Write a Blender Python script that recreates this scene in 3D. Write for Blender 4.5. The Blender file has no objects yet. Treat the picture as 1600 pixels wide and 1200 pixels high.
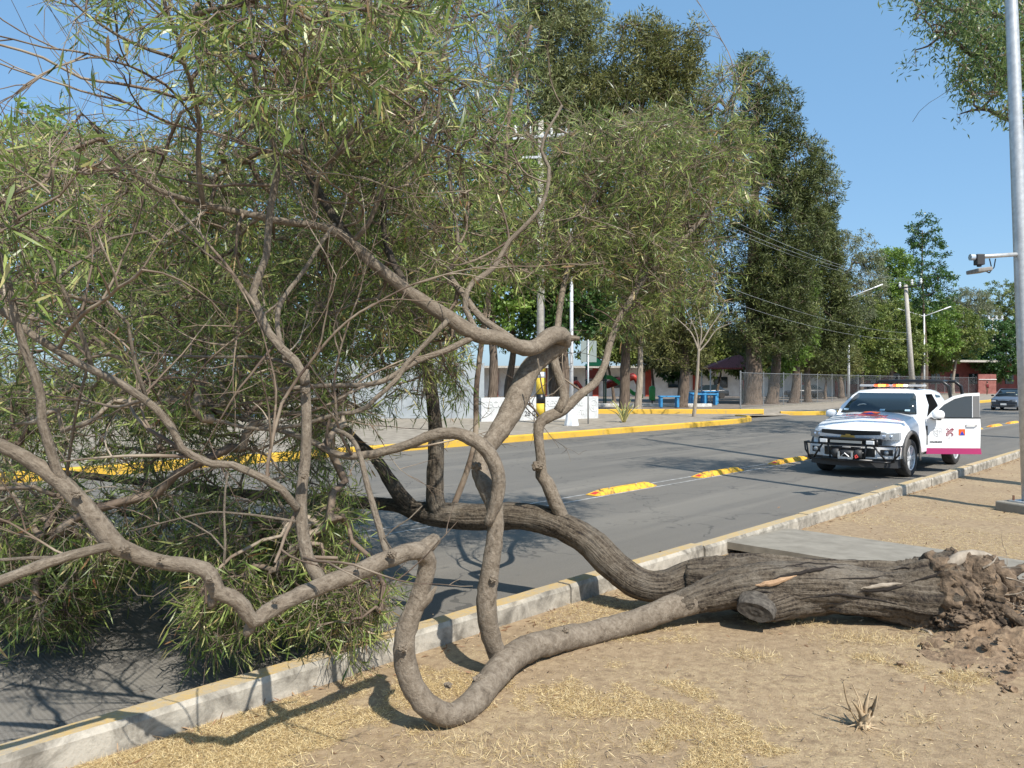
import bpy, bmesh, math, random
import numpy as np
from mathutils import Vector, Matrix, noise as mnoise
random.seed(7)
RS = np.random.RandomState(11)
D = bpy.data
SC = bpy.context.scene
COL = SC.collection
rad = math.radians

# ------------------------------------------------------------------ camera, sky, sun, exposure
CZ = 1.85            # eye height above the dry verge
F = 1200.0; HY = 596.0   # focal length and horizon row of the 1600x1200 photograph
cam = D.objects.new('camera', D.cameras.new('camera')); COL.objects.link(cam)
cam.data.sensor_width = 36; cam.data.lens = 27; cam.data.clip_start = .05; cam.data.clip_end = 3000
cam.data.shift_y = -4 / 1600
cam.location = (0, 0, CZ); cam.rotation_euler = (rad(90), 0, 0)
SC.camera = cam
SUN_EL = rad(50); SUN_AZ = math.atan2(.477, -.879)
sd = Vector((math.sin(SUN_AZ) * math.cos(SUN_EL), math.cos(SUN_AZ) * math.cos(SUN_EL), math.sin(SUN_EL)))
sun = D.objects.new('sun', D.lights.new('sun', 'SUN')); COL.objects.link(sun)
sun.data.energy = 5.0; sun.data.angle = rad(.5); sun.data.color = (1, .95, .87)
sun.rotation_euler = sd.to_track_quat('Z', 'Y').to_euler(); sun.location = (5, -8, 20)
W = D.worlds.new('World'); SC.world = W; W.use_nodes = True
wn = W.node_tree.nodes; wl = W.node_tree.links
sky = wn.new('ShaderNodeTexSky'); sky.sky_type = 'NISHITA'; sky.sun_disc = False
sky.sun_elevation = SUN_EL; sky.sun_rotation = SUN_AZ
sky.air_density = 1.0; sky.dust_density = 1.0; sky.ozone_density = 3.0; sky.altitude = 0
wn['Background'].inputs[1].default_value = .15
smx = wn.new('ShaderNodeMix'); smx.data_type = 'RGBA'; smx.inputs[0].default_value = .55; smx.inputs[7].default_value = (1.2, 2.65, 4.35, 1)   # evens the sky out towards a light hazy blue
wl.new(sky.outputs[0], smx.inputs[6]); wl.new(smx.outputs[2], wn['Background'].inputs[0])
SC.view_settings.view_transform = 'Standard'; SC.view_settings.look = 'None'
SC.view_settings.exposure = .34; SC.view_settings.gamma = 1
SC.cycles.max_bounces = 6; SC.cycles.transparent_max_bounces = 12

# ------------------------------------------------------------------ helpers
RD = Vector((.695, .719, 0)); ND = Vector((-.719, .695, 0))   # along and across the road
def P(px, py, Y): return Vector(((px - 800) / F * Y, Y, CZ - (py - HY) / F * Y))
def G(px, py, z=0.0):
    Y = F * (CZ - z) / (py - HY); return Vector(((px - 800) / F * Y, Y, z))
def RN(r, n, z=0.0): v = RD * r + ND * n; return Vector((v.x, v.y, z))
def tag(o, label=None, cat=None, group=None, kind=None):
    if label: o['label'] = label
    if cat: o['category'] = cat
    if group: o['group'] = group
    if kind: o['kind'] = kind
    return o
def empty(name, loc=(0, 0, 0), rz=0, label=None, cat=None, group=None):
    o = D.objects.new(name, None); COL.objects.link(o); o.location = loc; o.rotation_euler = (0, 0, rz)
    o.empty_display_size = .1
    return tag(o, label, cat, group)
def link(name, me, mat, parent=None, smooth=False):
    o = D.objects.new(name, me); COL.objects.link(o)
    for m in (mat if isinstance(mat, (list, tuple)) else [mat]):
        me.materials.append(m)
    if parent: o.parent = parent
    if smooth and len(me.polygons): me.polygons.foreach_set('use_smooth', [True] * len(me.polygons))
    return o
class MB:
    def __init__(s): s.v = []; s.f = []; s.mi = []; s.m = 0
    def add(s, vs, fs):
        b = len(s.v); s.v += [tuple(v) for v in vs]
        s.f += [tuple(b + i for i in f) for f in fs]; s.mi += [s.m] * len(fs)
    def box(s, c, d, rot=None):
        c = Vector(c); vs = []
        for x in (-.5, .5):
            for y in (-.5, .5):
                for z in (-.5, .5):
                    v = Vector((x * d[0], y * d[1], z * d[2]))
                    if rot is not None: v = rot @ v
                    vs.append(c + v)
        s.add(vs, [(0, 1, 3, 2), (4, 6, 7, 5), (0, 4, 5, 1), (2, 3, 7, 6), (0, 2, 6, 4), (1, 5, 7, 3)])
    def tube(s, pts, r, n=8, caps=True):
        pts = [Vector(p) for p in pts]; k = len(pts)
        rs = r if isinstance(r, (list, tuple)) else [r] * k
        t0 = (pts[1] - pts[0]).normalized()
        u = t0.orthogonal().normalized(); vs = []
        for i in range(k):
            t = (pts[min(i + 1, k - 1)] - pts[max(i - 1, 0)]).normalized()
            u = (u - t * u.dot(t)).normalized(); w = t.cross(u)
            for j in range(n):
                a = 2 * math.pi * j / n
                vs.append(pts[i] + (u * math.cos(a) + w * math.sin(a)) * rs[i])
        fs = [(i * n + j, i * n + (j + 1) % n, (i + 1) * n + (j + 1) % n, (i + 1) * n + j) for i in range(k - 1) for j in range(n)]
        if caps: fs += [tuple(range(n - 1, -1, -1)), tuple(range((k - 1) * n, k * n))]
        s.add(vs, fs)
    def prism(s, poly, h, M=None):   # polygon in xy extruded along z
        M = M or Matrix(); n = len(poly)
        vs = [M @ Vector((p[0], p[1], 0)) for p in poly] + [M @ Vector((p[0], p[1], h)) for p in poly]
        s.add(vs, [tuple(range(n - 1, -1, -1)), tuple(range(n, 2 * n))] + [(i, (i + 1) % n, n + (i + 1) % n, n + i) for i in range(n)])
    def lathe(s, prof, n=16, M=None, caps=True):   # profile of (r, z)
        M = M or Matrix(); vs = []
        for r, z in prof:
            for j in range(n):
                a = 2 * math.pi * j / n; vs.append(M @ Vector((r * math.cos(a), r * math.sin(a), z)))
        k = len(prof)
        fs = [(i * n + j, i * n + (j + 1) % n, (i + 1) * n + (j + 1) % n, (i + 1) * n + j) for i in range(k - 1) for j in range(n)]
        s.add(vs, fs + ([tuple(range(n - 1, -1, -1)), tuple(range((k - 1) * n, k * n))] if caps else []))
    def mesh(s, name='m'):
        me = D.meshes.new(name); me.from_pydata(s.v, [], s.f); me.polygons.foreach_set('material_index', s.mi); me.update(); return me
    def build(s, name, mat, parent=None, smooth=False, bevel=0):
        me = s.mesh(name)
        if bevel:
            bm = bmesh.new(); bm.from_mesh(me); bmesh.ops.remove_doubles(bm, verts=bm.verts, dist=1e-5)
            bmesh.ops.recalc_face_normals(bm, faces=bm.faces)
            es = [e for e in bm.edges if len(e.link_faces) == 2 and e.calc_face_angle(0) > rad(35)]
            bmesh.ops.bevel(bm, geom=es, offset=bevel, segments=2, profile=.5, affect='EDGES', clamp_overlap=True)
            bm.to_mesh(me); bm.free()
        return link(name, me, mat, parent, smooth)
def ymat(o=(0, 0, 0)):   # maps polygon (x,y) to (x,z) plane, extruding along +y
    return Matrix(((1, 0, 0, o[0]), (0, 0, 1, o[1]), (0, 1, 0, o[2]), (0, 0, 0, 1)))
def npmesh(name, verts, faces, smooth=False, col=None, uv=None):
    """verts (n,3); faces: list of int arrays each (m,k)"""
    me = D.meshes.new(name)
    me.vertices.add(len(verts)); me.vertices.foreach_set('co', np.asarray(verts, np.float32).ravel())
    fl = [np.asarray(f, np.int32) for f in faces if len(f)]
    tot = np.concatenate([np.full(len(f), f.shape[1], np.int32) for f in fl])
    idx = np.concatenate([f.ravel() for f in fl])
    me.loops.add(len(idx)); me.loops.foreach_set('vertex_index', idx)
    me.polygons.add(len(tot)); me.polygons.foreach_set('loop_start', np.concatenate([[0], np.cumsum(tot)[:-1]]).astype(np.int32))
    if smooth: me.polygons.foreach_set('use_smooth', np.ones(len(tot), bool))
    if uv is not None:
        l = me.uv_layers.new(name='UVMap'); l.data.foreach_set('uv', np.asarray(uv, np.float32)[idx].ravel())
    if col is not None:
        a = me.attributes.new('tint', 'FLOAT', 'POINT'); a.data.foreach_set('value', np.asarray(col, np.float32))
    me.update(calc_edges=True); me.validate()
    return me

# ------------------------------------------------------------------ materials
def mat(name, col=(.5, .5, .5), rough=.7, metal=0, spec=None, emit=None, estr=0, coat=0):
    m = D.materials.new(name); m.use_nodes = True; b = m.node_tree.nodes['Principled BSDF']
    b.inputs['Base Color'].default_value = (*col, 1); b.inputs['Roughness'].default_value = rough; b.inputs['Metallic'].default_value = metal
    if spec is not None: b.inputs['Specular IOR Level'].default_value = spec
    if emit: b.inputs['Emission Color'].default_value = (*emit, 1); b.inputs['Emission Strength'].default_value = estr
    if coat: b.inputs['Coat Weight'].default_value = coat; b.inputs['Coat Roughness'].default_value = .05
    return m
class NT:
    def __init__(s, m): s.t = m.node_tree; s.b = s.t.nodes['Principled BSDF']
    def n(s, ty, **k):
        x = s.t.nodes.new(ty)
        for a, v in k.items(): setattr(x, a, v)
        return x
    def l(s, a, b): s.t.links.new(a, b)
    def coord(s, kind='Object', scale=(1, 1, 1), rot=(0, 0, 0)):
        if kind == 'World': c = s.n('ShaderNodeNewGeometry').outputs['Position']
        else: c = s.n('ShaderNodeTexCoord').outputs[kind]
        mp = s.n('ShaderNodeMapping'); mp.inputs['Scale'].default_value = scale; mp.inputs['Rotation'].default_value = rot
        s.l(c, mp.inputs[0]); return mp.outputs[0]
    def noise(s, vec, scale, detail=5, rough=.6, dist=0):
        x = s.n('ShaderNodeTexNoise'); x.inputs['Scale'].default_value = scale; x.inputs['Detail'].default_value = detail
        x.inputs['Roughness'].default_value = rough; x.inputs['Distortion'].default_value = dist
        s.l(vec, x.inputs['Vector']); return x.outputs['Fac']
    def ramp(s, fac, stops):
        x = s.n('ShaderNodeValToRGB'); e = x.color_ramp.elements
        while len(e) < len(stops): e.new(.5)
        for i, (p, c) in enumerate(stops):
            e[i].position = p; e[i].color = (*c, 1) if len(c) == 3 else c
        s.l(fac, x.inputs[0]); return x.outputs[0]
    def mix(s, fac, a, b, bt='MIX'):
        x = s.n('ShaderNodeMix', data_type='RGBA', blend_type=bt)
        for i, v in ((0, fac), (6, a), (7, b)):
            if hasattr(v, 'links'): s.l(v, x.inputs[i])
            elif i == 0: x.inputs[0].default_value = v
            else: x.inputs[i].default_value = (*v, 1)
        return x.outputs[2]
    def math(s, op, a, b=None):
        x = s.n('ShaderNodeMath', operation=op)
        for i, v in ((0, a), (1, b)):
            if v is None: continue
            if hasattr(v, 'links'): s.l(v, x.inputs[i])
            else: x.inputs[i].default_value = v
        return x.outputs[0]
    def bump(s, h, strength=.4, dist=.02):
        x = s.n('ShaderNodeBump'); x.inputs['Strength'].default_value = strength; x.inputs['Distance'].default_value = dist
        s.l(h, x.inputs['Height']); s.l(x.outputs[0], s.b.inputs['Normal'])
    def color(s, c): s.l(c, s.b.inputs['Base Color'])
BW = ((0, 0, 0), (1, 1, 1))
def leaf_mat(name, stops, rough=.45, trans=.35):
    m = mat(name, rough=rough); t = NT(m)
    a = t.n('ShaderNodeAttribute', attribute_name='tint')
    c = t.ramp(a.outputs['Fac'], stops); t.color(c)
    tr = t.n('ShaderNodeBsdfTranslucent'); mx = t.n('ShaderNodeMixShader'); mx.inputs[0].default_value = trans
    t.l(c, tr.inputs[0]); t.l(t.b.outputs[0], mx.inputs[1]); t.l(tr.outputs[0], mx.inputs[2])
    t.l(mx.outputs[0], t.t.nodes['Material Output'].inputs[0]); return m
def noisy(name, c1, c2, scale=8, rough=.8, metal=0, bump=.2, kind='Object', sc=(1, 1, 1), lo=.35, hi=.65, bd=.01, detail=6):
    m = mat(name, rough=rough, metal=metal); t = NT(m)
    f = t.noise(t.coord(kind, sc), scale, detail); t.color(t.ramp(f, [(lo, c1), (hi, c2)]))
    if bump: t.bump(f, bump, bd)
    return m

# dry dirt
M_dirt = mat('dirt', rough=.95); t = NT(M_dirt); c = t.coord('World')
f1 = t.noise(c, .9, 6); f2 = t.noise(c, 14, 8, .7); f3 = t.noise(c, 90, 4)
base = t.ramp(f2, [(.3, (.20, .140, .082)), (.5, (.30, .215, .128)), (.75, (.385, .29, .18))])
straw = t.ramp(f3, [(.35, (.29, .21, .12)), (.65, (.50, .39, .23))])
patch = t.ramp(f1, [(.46, (0, 0, 0)), (.60, (1, 1, 1))])
pf = t.math('MULTIPLY', patch, t.ramp(f2, [(.42, (0, 0, 0)), (.6, (.8, .8, .8))]))
t.color(t.mix(pf, base, straw)); t.bump(t.math('ADD', f2, t.math('MULTIPLY', f3, .5)), .7, .02)
# loose dug-up soil
M_soil = noisy('soil', (.135, .088, .052), (.30, .21, .13), 14, .95, 0, 1.0, 'World', bd=.04)
# asphalt with streaks along the road and transverse grooves
M_road = mat('asphalt', rough=.85); t = NT(M_road)
cr = t.coord('World', (1, 1, 1), (0, 0, 0))
vr = t.n('ShaderNodeVectorRotate'); vr.rotation_type = 'Z_AXIS'; vr.inputs['Angle'].default_value = -math.atan2(.719, .695); t.l(cr, vr.inputs[0])
mp = t.n('ShaderNodeMapping'); mp.inputs['Scale'].default_value = (.07, 1, 1); t.l(vr.outputs[0], mp.inputs[0])
s1 = t.noise(mp.outputs[0], 1.3, 6, .6); s2 = t.noise(cr, 120, 3, .8); s3 = t.noise(cr, 1.1, 5)
colr = t.ramp(s1, [(.3, (.085, .074, .056)), (.46, (.122, .107, .082)), (.56, (.130, .114, .088)), (.72, (.215, .19, .148))])
colr = t.mix(.35, colr, t.ramp(s2, [(.35, (.08, .08, .08)), (.65, (.30, .29, .275))]))
colr = t.mix(t.ramp(s3, [(.55, (0, 0, 0)), (.8, (.5, .5, .5))]), colr, (.11, .108, .105))
wv = t.n('ShaderNodeTexWave'); wv.bands_direction = 'X'; wv.inputs['Scale'].default_value = 11; wv.inputs['Distortion'].default_value = 1.2
wv.inputs['Detail'].default_value = 2; wv.inputs['Detail Scale'].default_value = .6; t.l(vr.outputs[0], wv.inputs[0])
sx = t.n('ShaderNodeSeparateXYZ'); t.l(vr.outputs[0], sx.inputs[0])
near = t.ramp(t.math('DIVIDE', t.math('ADD', sx.outputs[0], 20), 40), [(.55, (1, 1, 1)), (.62, (0, 0, 0))])
colr = t.mix(t.math('MULTIPLY', t.math('MULTIPLY', wv.outputs['Fac'], near), .14), colr, (.36, .34, .31))
vo = t.n('ShaderNodeTexVoronoi', feature='DISTANCE_TO_EDGE'); vo.inputs['Scale'].default_value = .32; vd = t.n('ShaderNodeVectorMath', operation='ADD'); nzc = t.n('ShaderNodeTexNoise'); nzc.inputs['Scale'].default_value = 2.2; t.l(cr, nzc.inputs[0]); t.l(cr, vd.inputs[0]); t.l(nzc.outputs['Color'], vd.inputs[1]); t.l(vd.outputs[0], vo.inputs[0])
colr = t.mix(t.math('MULTIPLY', t.math('LESS_THAN', vo.outputs[0], .0045), .6), colr, (.05, .048, .045))
s4 = t.noise(mp.outputs[0], .9, 3); colr = t.mix(t.ramp(s4, [(.52, (0, 0, 0)), (.58, (.30, .30, .30))]), colr, (.23, .21, .175))
s5 = t.noise(cr, 3.2, 4, .7); colr = t.mix(t.ramp(s5, [(.66, (0, 0, 0)), (.74, (.7, .7, .7))]), colr, (.065, .06, .055))
t.color(colr); t.bump(t.math('ADD', s2, t.math('MULTIPLY', t.math('MULTIPLY', wv.outputs['Fac'], near), .6)), .35, .01)
M_pave = noisy('pavement', (.21, .18, .14), (.34, .295, .235), 3, .9, 0, .3, 'World')
M_slab = noisy('concrete slab', (.20, .18, .145), (.275, .25, .205), 5, .9, 0, .3, 'World')
M_park = noisy('park ground', (.13, .105, .08), (.24, .20, .16), 1.2, .95, 0, .3, 'World')
M_terr = noisy('terrain', (.15, .14, .10), (.22, .19, .14), .3, .95, 0, 0, 'World')
def kerb_mat(name, yel, wear, side, grime, w0=.42, w1=.62, g0=.45, g1=.62):
    m = mat(name, rough=.85); t = NT(m); c = t.coord('World')
    nz = t.n('ShaderNodeSeparateXYZ'); g = t.n('ShaderNodeNewGeometry'); t.l(g.outputs['True Normal'], nz.inputs[0])
    n1 = t.noise(c, 5.5, 9, .68, .4); n2 = t.noise(c, 26, 6, .7); n3 = t.noise(c, 1.1, 3)
    top = t.mix(t.ramp(t.math('MULTIPLY', t.math('ADD', n1, n2), .5), [(w0, (0, 0, 0)), (w1, (1, 1, 1))]), yel, wear)
    gm = t.math('ADD', t.math('MULTIPLY', n1, .7), t.math('MULTIPLY', n3, .3))
    sd_ = t.mix(t.ramp(gm, [(g0, (0, 0, 0)), (g1, (1, 1, 1))]), side, grime)
    sd_ = t.mix(t.ramp(n2, [(.5, (0, 0, 0)), (.75, (.5, .5, .5))]), sd_, (.30, .27, .22))
    t.color(t.mix(t.ramp(nz.outputs[2], [(.5, (0, 0, 0)), (.8, (1, 1, 1))]), sd_, top)); t.bump(n2, .5, .015); return m
M_kerb = kerb_mat('worn kerb', (.52, .35, .12), (.38, .325, .24), (.46, .42, .35), (.15, .135, .11), .38, .60, .42, .60)
M_kerb_y = kerb_mat('yellow kerb', (.66, .40, .035), (.42, .30, .12), (.66, .40, .04), (.40, .28, .12), .56, .75, .52, .70)
M_kerb_w = noisy('white kerb', (.45, .44, .40), (.75, .74, .70), 6, .8)
M_line = mat('white line', rough=.8); t = NT(M_line); c = t.coord('World'); n = t.noise(c, 9, 7)
t.color(t.ramp(n, [(.38, (.22, .215, .2)), (.6, (.42, .41, .385))]))
# bark
def bark(name, stops, su, sv, bs, dist, fine=60, blot=None):
    m = mat(name, rough=.9); t = NT(m)
    uv = t.n('ShaderNodeUVMap').outputs[0]
    mp = t.n('ShaderNodeMapping'); mp.inputs['Scale'].default_value = (su, sv, 1); t.l(uv, mp.inputs[0])
    c = t.coord('Object')
    a = t.noise(mp.outputs[0], 1, 8, .65, .6); b = t.noise(c, fine, 5, .7); d = t.noise(c, 4, 4)
    f = t.math('ADD', t.math('MULTIPLY', a, .6), t.math('MULTIPLY', b, .4))
    col = t.ramp(f, stops)
    if blot: col = t.mix(t.ramp(d, [(.5, (0, 0, 0)), (.68, (1, 1, 1))]), col, t.mix(.55, col, blot))
    t.color(col); t.bump(f, bs, dist); return m
M_bark_dark = bark('rough bark', [(.40, (.012, .008, .006)), (.46, (.075, .056, .038)), (.55, (.145, .116, .083)), (.72, (.28, .24, .19))], 40, 3.2, 1.0, .05, 40, (.25, .215, .17))
M_bark = bark('smooth bark', [(.34, (.06, .046, .033)), (.44, (.155, .122, .088)), (.56, (.235, .193, .145)), (.76, (.36, .31, .245))], 8, 15, 1.0, .02, 55, (.125, .097, .068))
M_twig = mat('twig', rough=.8); t = NT(M_twig)
t.color(t.ramp(t.noise(t.coord('Object'), 2.5, 4), [(.35, (.085, .055, .040)), (.5, (.17, .125, .088)), (.65, (.33, .27, .20))]))
M_bark_bg = noisy('far bark', (.07, .05, .036), (.20, .15, .11), 3, .95, 0, .8, 'Object', (6, 6, .7), bd=.05)
M_bark_pale = noisy('pale bark', (.22, .18, .135), (.38, .32, .25), 4, .9, 0, .5, 'Object', (4, 4, .7))
M_wood = noisy('split wood', (.30, .17, .09), (.48, .32, .19), 20, .8, 0, .4, 'Object', (1, 12, 12))
M_cut = noisy('cut wood', (.030, .025, .02), (.115, .10, .082), 30, .9, 0, .5)
# foliage
M_leaf = leaf_mat('narrow leaves', [(0, (.045, .085, .026)), (.3, (.135, .20, .045)), (.55, (.26, .33, .085)), (.8, (.46, .52, .17)), (.9, (.62, .55, .24)), (.96, (.42, .28, .14)), (1, (.28, .13, .06))], .36, .42)
M_casu = leaf_mat('feathery needles', [(0, (.045, .055, .013)), (.5, (.145, .155, .042)), (1, (.32, .31, .11))], .6, .25)
M_casu2 = leaf_mat('grey green needles', [(0, (.11, .13, .042)), (.5, (.22, .245, .095)), (1, (.37, .38, .19))], .6, .3)
M_green = leaf_mat('bright broad leaves', [(0, (.07, .13, .02)), (.5, (.17, .28, .045)), (1, (.34, .45, .11))], .5, .4)
M_olive = leaf_mat('olive broad leaves', [(0, (.06, .095, .02)), (.5, (.16, .215, .045)), (1, (.32, .35, .10))], .5, .35)
M_pale = leaf_mat('pale sparse leaves', [(0, (.11, .13, .065)), (.5, (.20, .225, .115)), (1, (.31, .32, .20))], .5, .4)
M_deep = leaf_mat('deep green leaves', [(0, (.024, .06, .014)), (.5, (.055, .125, .026)), (1, (.12, .21, .05))], .4, .3)
# paint and stuff
M_white = mat('white paint', (.80, .81, .82), .35)
M_truck = mat('truck white paint', (.82, .83, .84), .28, coat=.6)
M_black = mat('black paint', (.012, .012, .013), .35)
M_plastic = mat('dark plastic', (.035, .035, .036), .6)
M_chrome = mat('chrome', (.62, .68, .78), .22, .55)
M_alloy = mat('alloy', (.62, .63, .64), .35, .25)
M_tyre = noisy('tyre rubber', (.025, .024, .023), (.06, .056, .052), 20, .85)
M_glass = mat('tinted glass', (.018, .028, .034), .06, 0, .8)
M_glass2 = mat('blue tinted window', (.04, .06, .08), .08, 0, .9)
M_lens = mat('headlight lens', (.30, .33, .36), .12, .15)
M_steel = noisy('galvanised steel', (.48, .49, .49), (.64, .65, .65), 12, .45, .55, .05)
M_polew = noisy('painted pole', (.66, .67, .68), (.78, .78, .78), 6, .45, .1, .05)
M_conc = noisy('pole concrete', (.33, .30, .26), (.50, .47, .41), 7, .9)
M_mag = mat('magenta stripe', (.40, .035, .14), .35)
M_maroon = mat('maroon mark', (.26, .02, .05), .5)
M_orange = mat('orange mark', (.80, .12, .02), .5)
M_blue = mat('blue mark', (.02, .05, .45), .5)
M_greym = mat('grey mark', (.50, .51, .52), .5)
M_red = mat('red mark', (.55, .05, .04), .5)
M_gold = mat('gold badge', (.55, .36, .10), .3, .7)
M_yel = mat('yellow rubber', rough=.7); t = NT(M_yel); c = t.coord('Object'); n = t.noise(c, 7, 7, .7, 1.2)
t.color(t.ramp(n, [(.42, (.78, .45, .025)), (.54, (.66, .36, .04)), (.60, (.30, .17, .04)), (.66, (.07, .05, .03))]))
M_yelp = noisy('yellow band', (.58, .40, .03), (.75, .52, .06), 5, .7)

# ------------------------------------------------------------------ setting: ground, road, kerbs
def sheet(name, pts, m, parent=None):
    me = D.meshes.new(name); bm = bmesh.new()
    f = bm.faces.new([bm.verts.new(p) for p in pts]); bmesh.ops.triangulate(bm, faces=[f])
    bmesh.ops.recalc_face_normals(bm, faces=bm.faces)
    if bm.faces[:][0].normal.z < 0: bmesh.ops.reverse_faces(bm, faces=bm.faces)
    bm.to_mesh(me); bm.free(); return tag(link(name, me, m, parent), kind='structure')
sheet('terrain', [(-900, -300, -.13), (1200, -300, -.13), (1200, 1500, -.13), (-900, 1500, -.13)], M_terr)
ROAD_Z = -.09
sheet('road', [RN(-70, 4.2, ROAD_Z), RN(600, 4.2, ROAD_Z), RN(600, 27, ROAD_Z), RN(-70, 27, ROAD_Z)], M_road)
def fbm(x, y, s, o=3):
    v = 0; a = 1
    for i in range(o):
        v += a * mnoise.noise(Vector((x * s, y * s, i * 7.3))); s *= 2.1; a *= .5
    return v
def mound(x, y):   # soil heaved up around the torn roots
    c = Vector((3.75, 5.45)); dx = (x - c.x) / 1.0; dy = (y - c.y) / .62
    d = dx * dx + dy * dy
    if d > 6: return 0
    return math.exp(-d * 1.5) * (.11 + .10 * fbm(x, y, 7, 3))
def hz(x, y): return .014 * fbm(x, y, 1.1, 2) + .006 * fbm(x, y, 9, 2) + mound(x, y)
rl = [-40, -20, -10, -5] + list(np.arange(-2, 13, .06)) + list(np.arange(13, 26, .4)) + [30, 40, 60, 100, 200, 500]
nl = [-80, -40, -20, -10] + list(np.arange(-5, 4.06, .06)) + [4.10]
vs = []
for r in rl:
    for n in nl:
        p = RN(r, n)
        vs.append((p.x, p.y, (hz(p.x, p.y) if (-3 < r < 26 and n > -6) else 0) * min(1, max(0, (4.1 - n) / .1)) - .004))
K = len(nl); ii, jj = np.meshgrid(np.arange(len(rl) - 1), np.arange(K - 1), indexing='ij'); a = (ii * K + jj).ravel()
tag(link('verge_ground', npmesh('verge_ground', vs, [np.stack([a, a + K, a + K + 1, a + 1], 1)], True), M_dirt), kind='structure')
# near kerb: precast blocks with open joints
mb = MB(); jr = [-14.5, -12.3, -10.1, -7.9, -5.8, -3.7, -1.55, .6, 2.8, 4.95, 7.1, 9.7, 12.3, 14.9, 17.6, 20.4] + [20.4 + 2.4 * i for i in range(1, 60)]
for k in range(len(jr) - 1):
    g = .05 if abs(jr[k + 1] - 12.3) < .01 or abs(jr[k + 1] - 20.4) < .01 else .007
    a0, a1 = jr[k] + .004, jr[k + 1] - g; dz = .006 * math.sin(k * 2.3); n0 = 4.09 + .012 * math.sin(k * 1.7)
    sub = max(2, int((a1 - a0) / .3)) if jr[k] < 13 else 2
    rings = []
    for q in range(sub + 1):
        r = a0 + (a1 - a0) * q / sub; j = .006 * mnoise.noise(Vector((r * 3, 0, 0))); j2 = .006 * mnoise.noise(Vector((r * 4, 5, 0)))
        rings.append([RN(r, n0, -.2), RN(r, n0 + j, .12 + dz), RN(r, n0 + .018 + j, .152 + dz + j2), RN(r, n0 + .15 + j2, .150 + dz), RN(r, n0 + .168 + j2, .125 + dz), RN(r, n0 + .18, -.2)])
    mb.add([v for rg in rings for v in rg], [(q * 6 + i, q * 6 + i + 1, q * 6 + i + 7, q * 6 + i + 6) for q in range(sub) for i in range(5)] + [(5, 4, 3, 2, 1, 0), tuple(sub * 6 + i for i in range(6))])
tag(mb.build('kerb', M_kerb), kind='structure')
def kerb_line(name, pts, m, h=.2, w=.2, z0=ROAD_Z):
    mb = MB(); n = len(pts); prof = [(0, -.1), (.0, h - .03), (.03, h), (w - .02, h), (w, h - .02), (w, -.1)]
    vs = []
    for i, p in enumerate(pts):
        p = Vector((p[0], p[1])); tt = (Vector(pts[min(i + 1, n - 1)][:2]) - Vector(pts[max(i - 1, 0)][:2])).normalized(); nn = Vector((-tt.y, tt.x))
        vs += [(p.x + nn.x * a, p.y + nn.y * a, z0 + b) for a, b in prof]
    mb.add(vs, [(i * 6 + j, i * 6 + j + 1, i * 6 + j + 7, i * 6 + j + 6) for i in range(n - 1) for j in range(5)] + [tuple(range(5, -1, -1)), tuple((n - 1) * 6 + j for j in range(6))])
    return tag(mb.build(name, m), kind='structure')
k1 = [RN(r, 17.0) for r in (-60, -20, 0, 10, 20, 26, 30)] + [RN(33, 17.15), RN(35, 17.6), RN(36.4, 18.4), RN(37.1, 19.4)]
kerb_line('far_kerb', k1, M_kerb_y, .21, .2)
kerb_line('park_kerb', [(-70, 42.5), (-30, 42.5), (0, 42.6), (9, 42.5), (12.6, 42.4), (14.0, 42.7)], M_kerb_y, .25, .22, .06)
kerb_line('park_border', [(-70, 55), (0, 55), (14.2, 54.6)], M_kerb_w, .22, .3, .05)
k3 = [(15.4, 44.0), (16.6, 43.9), (18.5, 44.6), (22, 47.6), (31, 57), (68, 97), (110, 140)]
kerb_line('side_kerb', k3, M_kerb_y, .22, .22)
sheet('far_pavement', [(p.x + ND.x * .1, p.y + ND.y * .1, .06) for p in k1] + [(14.0, 42.7, .06), (-90, 42.7, .06), (-90, -30, .06)], M_pave)
fl = [G(1158, 640, .05), G(1300, 629.5, .05), G(1430, 620.5, .05), G(1545, 614, .05)]
sheet('side_pavement', [(15.2, 44.2, .055)] + [(p[0] - .1, p[1] + .15, .055) for p in k3[1:]] + [(110, 220, .055)] + [(p.x, p.y, .055) for p in reversed(fl)] + [(13.6, 43, .055)], M_pave)
sheet('park_ground', [(-300, 42.7, .05), (13.7, 42.75, .05)] + [(p.x + .03, p.y + .05, .05) for p in fl] + [(110, 230, .05), (110, 500, .05), (-300, 500, .05)], M_park)
sheet('driveway_ramp', [(RN(37.1, 19.4).x - .1, RN(37.1, 19.4).y - .2, .064), (15.9, 43.75, -.084), (15.5, 44.3, .062), (13.4, 43.1, .064)], M_pave)
mb = MB()
for n0 in (7.88, 8.22):
    r = -20.
    while r < 200:
        mb.add([RN(r, n0, ROAD_Z + .004), RN(r + 6, n0, ROAD_Z + .004), RN(r + 6, n0 + .06, ROAD_Z + .004), RN(r, n0 + .06, ROAD_Z + .004)], [(0, 1, 2, 3)]); r += 6
tag(mb.build('lane_line', M_line), kind='structure')
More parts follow.
